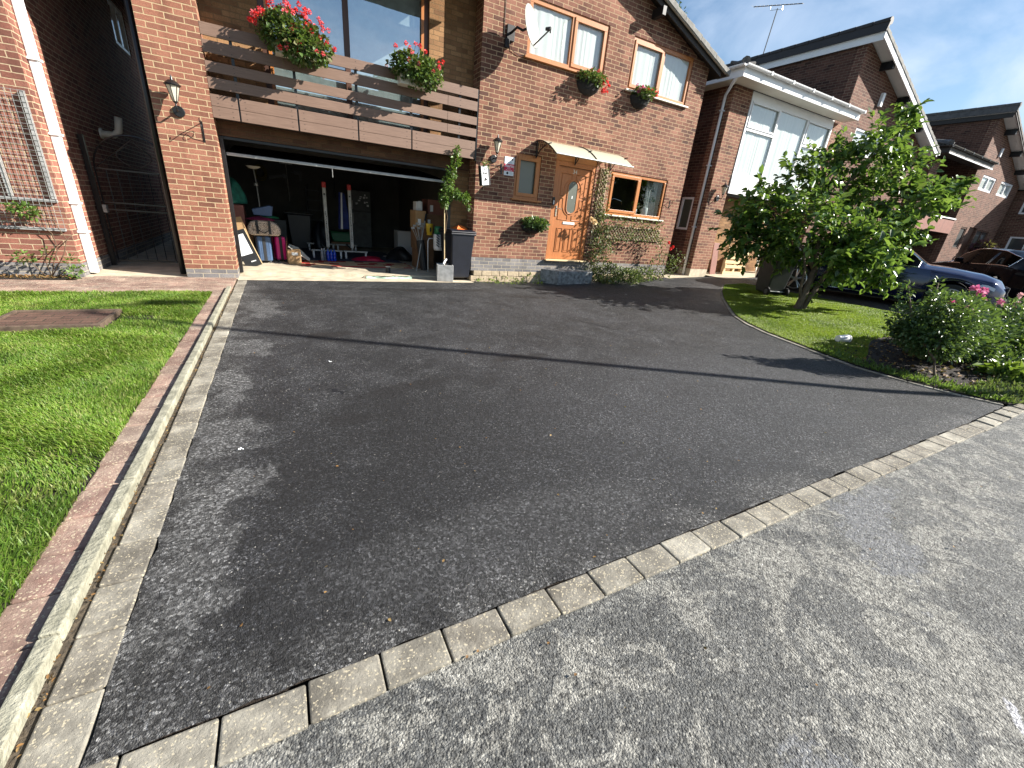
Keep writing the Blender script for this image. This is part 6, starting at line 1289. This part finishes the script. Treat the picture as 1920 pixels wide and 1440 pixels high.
n = 450; Y_ = RNG.uniform(1.2, 2.9, n); X_ = RNG.uniform(6.5, 8.6, n); P = np.stack([X_, Y_, .045 * np.clip(X_ - 5.6, 0, None) + .03], 1); D = RNG.normal(0, 1, (n, 3)); D[:, 2] *= .3
setp(leaves('leaf_litter', P, D, RNG.uniform(.02, .06, n), 'leaf_dry', None, .7), 'brown leaf litter on the soil of the bed', 'leaves', None, 'stuff')
b = B(); vs = []; 
for i in range(900):
    x, y = random.uniform(6.45, 10.5), random.uniform(1.0, 2.75)
    if x < np.interp(y, ex, ey) + .12: continue
    r = random.uniform(.01, .035); z = G(x) + .018; b.add([(x - r, y, z), (x, y - r, z), (x + r, y, z), (x, y + r, z), (x + r * .2, y, z + r * .8)], [(0, 1, 4), (1, 2, 4), (2, 3, 4), (3, 0, 4)])
setp(b.build('soil_clods', 'soil'), 'crumbly clods of dark soil in the bed', 'soil', None, 'stuff')
t = thing('plastic_cup', 'small white pot lying on its side on the right lawn', 'pot', (7.38, 2.98, .10)); B().tube([(7.30, 3.0, .150), (7.46, 2.94, .155)], .050, 18, .062).build('cup', 'white', t, bevel=.004); B().tube([(7.46, 2.94, .155), (7.468, 2.937, .155)], .067, 18).build('rim', 'white', t)

def crack(pts, w, seed):
    r = random.Random(seed); P_ = [pts[0]]
    for a, c in zip(pts[:-1], pts[1:]):
        for i in range(1, 9): P_.append((a[0] + (c[0] - a[0]) * i / 8 + r.uniform(-.02, .02), a[1] + (c[1] - a[1]) * i / 8 + r.uniform(-.02, .02)))
    b = B(); n = len(P_); vs = []
    for i, (x, y) in enumerate(P_):
        h = w * r.uniform(.4, 1.5) * min(1, i / 4, (n - 1 - i) / 4 + .02); vs += [(x - h, y - h * .3, .0062), (x + h, y + h * .3, .0062)]
    b.add(vs, [(i * 2, i * 2 + 1, i * 2 + 3, i * 2 + 2) for i in range(n - 1)]); return setp(b.build('tarmac_crack', 'ink'), kind='structure')
crack([(3.9, 5.26), (4.1, 4.9), (4.27, 4.47), (4.49, 4.09), (4.7, 3.84), (4.77, 3.53), (5.02, 3.38)], .006, 1)
crack([(2.3, 7.0), (2.6, 6.75), (2.52, 6.3)], .008, 2); crack([(3.1, 6.4), (3.3, 6.2), (3.3, 6.0)], .008, 3); crack([(1.05, 5.9), (1.25, 6.0), (1.4, 6.2)], .012, 4); crack([(.2, 3.35), (.32, 3.2)], .02, 5)
# ------------------------------------------------------------------ cars
def car(name, label, cat, loc, rz, L_, wb, W_, Hh, paint, st, belt, roofline, hood_s, ws_s, rear_s, boot_s, overF, rimcol='alloy', chrome=True, light=True):
    """local frame: x forward, rear axle at x=0, y to the left; built from lofted sections"""
    t = thing(name, label, cat, loc, rz)
    x0, x1 = -(L_ - wb - overF), wb + overF; R = .335; N = 96; xs = [x0 + (x1 - x0) * i / N for i in range(N + 1)]
    def ip(x, tab):
        for (a, va), (c, vc) in zip(tab[:-1], tab[1:]):
            if x <= c: u = max(0, min(1, (x - a) / (c - a))); u = u * u * (3 - 2 * u) * .35 + u * .65; return va + (vc - va) * u
        return tab[-1][1]
    half = [(x0, W_ * .36), (x0 + .12, W_ * .44), (x0 + .6, W_ * .495), (wb * .5, W_ * .5), (x1 - .7, W_ * .485), (x1 - .25, W_ * .43), (x1 - .06, W_ * .33), (x1, W_ * .24)]
    rings = []; rows = []
    for x in xs:
        h = ip(x, half); bz = .20; 
        for ax_ in (0, wb):
            d = abs(x - ax_)
            if d < R + .05: bz = max(bz, R + math.sqrt(max(0, (R + .05) ** 2 - d * d)))
        be = ip(x, belt); rf = ip(x, roofline); rf = max(rf, be + .012); 
        inn = h * .97 if rf < be + .05 else h * .97
        cab = max(0, min(1, (rf - be - .02) / .12)); rw = h * (.90 - .20 * cab) if cab > 0 else h * .82
        nose = x > x1 - .25 or x < x0 + .15
        zl = max(bz, .20)
        mid1 = zl + (be - zl) * .45; mid2 = zl + (be - zl) * .80
        rows.append([(h * .90, zl), (h * .985, zl + (be - zl) * .16), (h, mid1), (h * .985, mid2), (h * .955, be - .012), (h * .93, be), (rw, rf - .03 if cab > 0 else be + (rf - be) * .5), (rw * .86, rf - .004), (rw * .45, rf + .010), (0, rf + .014)])
    n = len(rows[0]); V = []
    for x, r in zip(xs, rows): V += [(x, y_, z_) for y_, z_ in r] + [(x, -y_, z_) for y_, z_ in r[-2::-1]]
    m_ = 2 * n - 1; body, side, ws = [], [], []
    for i in range(N):
        xm = (xs[i] + xs[i + 1]) / 2
        for k in range(m_ - 1):
            f_ = (i * m_ + k, (i + 1) * m_ + k, (i + 1) * m_ + k + 1, i * m_ + k + 1); kk = k if k < n - 1 else m_ - 2 - k
            if kk == 5 and rear_s[0] < xm < ws_s[1] - .10 and not any(abs(xm - p) < .035 for p in st): side.append(f_)
            elif kk >= 6 and (ws_s[0] + .03 < xm < ws_s[1] - .02 or boot_s[0] < xm < boot_s[1]): ws.append(f_)
            else: body.append(f_)
    def sub(fs, nme, mat, par, sm=True):
        used = sorted({i for f_ in fs for i in f_}); mp_ = {u: i for i, u in enumerate(used)}; b = B(); b.add([V[u] for u in used], [tuple(mp_[i] for i in f_) for f_ in fs]); return b.build(nme, mat, par, smooth=sm, local=True)
    body.append(tuple(range(m_))[::-1]); body.append(tuple(N * m_ + k for k in range(m_)))
    bo = sub(body, 'body', paint, t); es = bo.modifiers.new('split', 'EDGE_SPLIT'); es.split_angle = rad(50)
    sub([f_ for f_ in side if V[f_[0]][1] > 0], 'side_window', 'glass_car', t); sub([f_ for f_ in side if V[f_[0]][1] <= 0], 'side_window', 'glass_car', t); sub(ws, 'windscreen', 'glass_car', t)
    if chrome:
        for s in (-1, 1):
            b = B(); pts = []; q = []
            for x, r in zip(xs, rows):
                if rear_s[0] < x < ws_s[1] - .10: pts.append((x, s * (r[5][0] + .004), r[5][1] + .006)); q.append((x, s * (r[6][0] + .006), r[6][1] + .006))
            b.tube(pts, .009, 5); b.tube([pts[0]] + q + [pts[-1]], .009, 5); b.build('window_trim', 'chrome', t, local=True)
    B().box(x0 + .25, x1 - .35, -W_ * .40, W_ * .40, .16, .42).build('underbody', 'blackp', t, local=True)
    for s in (-1, 1):
        for ax_ in (0, wb):
            yo = s * (W_ * .5 - .01); w = B().cyl((ax_, yo, R), (ax_, yo - s * .22, R), R, n=36).build('wheel', 'rubber', t, bevel=.02, local=True)
            b = B(); b.tube([(ax_ + .235 * math.cos(a), yo + s * .002, R + .235 * math.sin(a)) for a in [2 * math.pi * k / 30 for k in range(31)]], .014, 6)
            for k in range(5):
                a = 2 * math.pi * k / 5 + .3
                for da in (-.13, .13): b.tube([(ax_ + .05 * math.cos(a), yo + s * .006, R + .05 * math.sin(a)), (ax_ + .235 * math.cos(a + da), yo + s * .002, R + .235 * math.sin(a + da))], [.022, .016], 6)
            b.cyl((ax_, yo + s * .012, R), (ax_, yo - s * .02, R), .06, n=16); b.build('rim', rimcol, w, local=True)
            B().cyl((ax_, yo + s * .0005, R), (ax_, yo - s * .0005, R), .222, n=28).build('brake_shadow_plate', 'black', w, local=True)
    for s in (-1, 1):
        xm = ws_s[0] - .05; r = rows[min(N, max(0, int((xm - x0) / (x1 - x0) * N)))]
        b = B(); yb = s * (r[5][0]); b.box(xm - .07, xm + .05, min(yb + s * .03, yb + s * .20), max(yb + s * .03, yb + s * .20), r[5][1] + .02, r[5][1] + .14).box(xm - .02, xm + .03, min(yb - s * .03, yb + s * .06), max(yb - s * .03, yb + s * .06), r[5][1] + .0, r[5][1] + .05); b.build('wing_mirror', paint, t, bevel=.03, local=True, seg=3)
    if light:
        for s in (-1, 1):
            b = B(); P_ = []
            xh = [x1 - .66, x1 - .48, x1 - .32, x1 - .20]; hb = [.01, .035, .055, .05]
            lo, hi = [], []
            for x, hh in zip(xh, hb):
                r = rows[int((x - x0) / (x1 - x0) * N)]; be = ip(x, belt); lo.append((x, s * (r[2][0] + .008 - .012), be - .13 - hh * .2)); hi.append((x, s * (r[4][0] + .014), be - .13 + hh))
            b.add(lo + hi, [(k, k + 1, k + 5, k + 4) for k in range(3)]); b.build('headlight', 'alu_pale' if False else M['headlamp'], t, smooth=True, local=True)
        B().box(x1 - .02, x1 + .02, -.42, .42, .42, .72).build('grille', 'black', t, bevel=.02, local=True)
        B().box(x1 + .021, x1 + .03, -.40, .40, .55, .585).build('grille_bar', 'chrome', t, bevel=.003, local=True)
    for s in (-1, 1):
        b = B()
        for hx in (wb * .30, wb * .70): r = rows[int((hx - x0) / (x1 - x0) * N)]; b.tube([(hx - .08, s * (r[3][0] + .012), r[3][1] + .02), (hx + .08, s * (r[3][0] + .012), r[3][1] + .02)], .012, 6)
        b.build('door_handles', paint, t, smooth=True, local=True)
        b = B()
        for hx in (wb * .10, wb * .50, wb * .86): b.tube([(hx, s * (rows[int((hx - x0) / (x1 - x0) * N)][kk][0] + .0005), rows[int((hx - x0) / (x1 - x0) * N)][kk][1]) for kk in range(6)], .004, 4)
        b.build('door_gap', 'black', t, local=True)
        b = B(); b.tube([(x, s * (W_ * .5 * .985 + .006), .27) for x in (R + .2, wb - R - .2)], .012, 5); b.build('sill_strip', 'chrome', t, local=True)
    return t
M['headlamp'] = glassy('headlamp_glass', (.6, .6, .6), .03, .45, base=(.45, .48, .52))
fx, fy, rx_, ry_ = 12.45, 3.45, 11.65, 6.2; dvx, dvy = fx - rx_, fy - ry_; hd = math.atan2(dvy, dvx); W1 = 1.81
cxn, cyn = -math.sin(hd), math.cos(hd)
car('parked_car', 'metallic blue saloon car parked beyond the right lawn, nose towards the road', 'car', (rx_ + cxn * W1 / 2, ry_ + cyn * W1 / 2, .25), hd, 4.70, 2.86, W1, 1.42, 'carblue', [1.42, .95], [(-1.05, .92), (.2, .98), (1.6, .95), (2.2, .93), (2.9, .88), (3.4, .80), (3.66, .62)],
    [(-1.05, .98), (-.75, 1.06), (-.3, 1.12), (.35, 1.32), (1.0, 1.40), (1.5, 1.385), (1.95, 1.25), (2.32, 1.00), (2.7, .985), (3.2, .93), (3.5, .84), (3.66, .66)], (2.4, 3.6), (1.62, 2.30), (-.1, 1), (-.62, .25), .80)
s_ = 1.07; q0 = Vector((15.5 * s_, 3.62 * s_)); hd2 = rad(45.5); d2 = Vector((math.cos(hd2), math.sin(hd2))); n2 = Vector((d2.y, -d2.x))
W2 = 1.80; org_ = q0 - d2 * (-.15) + n2 * W2 / 2
car('parked_car', 'glossy black saloon car with chrome window trim at the right edge', 'car', (org_.x, org_.y, G(16)), hd2, 4.65, 2.76, W2, 1.42, 'carblack', [.55, 1.25], [(-1.05, .92), (.1, 1.0), (1.5, .96), (2.2, .93), (2.9, .88), (3.4, .78), (3.55, .6)],
    [(-1.05, .98), (-.6, 1.12), (-.1, 1.28), (.4, 1.40), (.9, 1.43), (1.35, 1.41), (1.85, 1.27), (2.25, 1.00), (2.7, .98), (3.2, .91), (3.45, .8), (3.55, .64)], (2.4, 3.5), (1.55, 2.25), (-.25, 1), (-.70, .05), .79)

# ------------------------------------------------------------------ by the neighbour's garage
t = thing('wooden_pallet', 'pale broken wooden pallet standing against the wall under the white window', 'pallet', (12.9, 8.8, .3)); z0 = .29
for i, (z, dx, rr) in enumerate([(.02, 0, 0), (.22, .05, 0), (.36, .0, 3), (.50, .0, 0), (.64, .05, -2), (.78, 0, 0)]): B().box(12.3 + dx, 13.35 + dx * .4, 8.78, 8.80, z0 + z, z0 + z + .10).build('slat', 'palewood', t, bevel=.003)
for x in (12.35, 12.8, 13.22): B().box(x, x + .09, 8.801, 8.90, z0, z0 + .88).build('bearer', 'palewood', t, bevel=.003)
b = B(); b.add([(12.32, 8.765, z0 + .72), (13.2, 8.765, z0 + .46), (13.2, 8.765, z0 + .54), (12.32, 8.765, z0 + .80), (12.32, 8.779, z0 + .72), (13.2, 8.779, z0 + .46), (13.2, 8.779, z0 + .54), (12.32, 8.779, z0 + .80)], [(0, 1, 2, 3), (4, 7, 6, 5), (0, 4, 5, 1), (3, 2, 6, 7), (0, 3, 7, 4), (1, 5, 6, 2)]); b.build('loose_slat', 'palewood', t)
plank('leaning_board', (11.93, 8.85, .29), .26, .95, .03, rad(-7), 0, 'redbrown', 'narrow red brown board leaning beside the pallet', 'board')
plank('leaning_board', (14.25, 8.75, .36), .62, .68, .03, rad(-10), rad(5), 'offwhite', 'pale square board leaning on the wall right of the pallet', 'board')
t = thing('hanging_basket', 'dark purple flower basket beside the far brown front door', 'hanging basket', (31.0, 8.4, 2.0)); B().lathe((31.3, 8.35, 1.85), [(.08, 0), (.25, .2), (.27, .25)], 14).build('basket', 'plantpot', t); P, D = cloud([(31.3, 8.35, 2.1, .5, .3)], 260, 1, .2); leaves('foliage', P, D, .16, leafmat('purple_leaf', [(.08, .02, .04), (.14, .04, .06)], .6), t)
# ------------------------------------------------------------------ aerial, street lamp, far tree
t = thing('tv_aerial', 'long thin television aerial on a mast above the white edged roof', 'aerial', (16.1, 12.3, 7.5))
B().tube([(16.1, 12.28, 7.3), (16.1, 12.15, 8.95)], .018, 6).build('mast', 'greybin', t)
b = B(); a, c_ = Vector((16.1, 13.15, 9.28)), Vector((16.1, 11.25, 8.82)); b.tube([a, c_], .014, 6)
for i in range(13): p = a.lerp(c_, i / 12); l_ = .13 - .006 * i; b.tube([p + Vector((-l_, 0, 0)), p + Vector((l_, 0, 0))], .004, 4)
b.build('boom', 'greybin', t); B().tube([(16.1, 12.45, 9.10), (16.1, 12.42, 8.97), (16.1, 12.15, 8.92), (16.1, 11.95, 8.86), (16.1, 11.98, 8.99)], .010, 5).build('bracket', 'steel', t)
u = Vector((.870, -.492)); base = Vector((6.64, 1.19)) + u * 6.0
t = thing('street_lamp', 'tall grey street lamp column outside the right of the view, casting the long thin shadow', 'street lamp', (base.x, base.y, 0))
B().tube([(base.x, base.y, 0), (base.x, base.y, 1.4)], .085, 16).tube([(base.x, base.y, 1.4), (base.x, base.y, 9.4)], .065, 14, .05).build('column', 'steel', t, smooth=True); B().tube([(base.x, base.y, 9.4), (base.x + .3, base.y + .1, 9.6), (base.x + .9, base.y + .3, 9.65)], .035, 10).box(base.x + .8, base.x + 1.3, base.y + .2, base.y + .42, 9.60, 9.72).build('lamp_head', 'steel', t)
t = thing('background_tree', 'wispy tree top showing behind the roof edge of the middle house', 'tree', (21.5, 23, 0)); b = B(); b.tube([(21.5, 23, 0), (21.4, 23, 6), (21.3, 23, 11.5), (21.1, 23, 14.0)], .2, 8, .03); b.build('trunk', 'bark', t)
P, D = cloud([(20.9, 23, 13.4, .9, .9), (21.6, 23, 12.8, .9, .7), (21.0, 23, 14.5, .8, .9), (22.2, 23.3, 12.0, .7, .6), (20.2, 23, 13.2, 1.0, 1.0), (21.0, 23, 11.5, 1.2, 1.2)], 1500, 1, .1); leaves('crown', P, D, RNG.uniform(.10, .22, 1500), 'leaf_far', t, .4)

n = 420; X_ = RNG.uniform(-.4, 9, n); Y_ = RNG.uniform(.1, 8.2, n); k = (X_ < np.interp(Y_, ex, ey) - .1); X_, Y_ = X_[k], Y_[k]; n = len(X_)
P = np.stack([X_, Y_, .045 * np.clip(X_ - 5.6, 0, None) + .010], 1); D = RNG.normal(0, 1, (n, 3)); D[:, 2] = np.abs(D[:, 2]) * .15
setp(leaves('gravel_crumbs', P, D, RNG.uniform(.005, .018, n), 'leaf_dry', None, .7), 'tiny leaf scraps and crumbs scattered over the tarmac', 'debris', None, 'stuff')
for (x_, y_) in ((.28, 3.98), (6.6, 6.9), (-.35, 2.55)):
    P = np.array([[x_, y_, .012 + G(x_)]] * 5) + RNG.normal(0, .008, (5, 3)) * [1, 1, .1]; D = RNG.normal(0, 1, (5, 3)); D[:, 2] = np.abs(D[:, 2]) * .3
    setp(leaves('fallen_petal', P, D, np.full(5, .013), 'signwhite', None, .8), {.28: 'pale scrap lying on the tarmac just below the lamp post shadow', 6.6: 'white scrap on the shaded tarmac before the door', -.35: 'white scrap near the left edge of the tarmac'}[x_], 'litter')
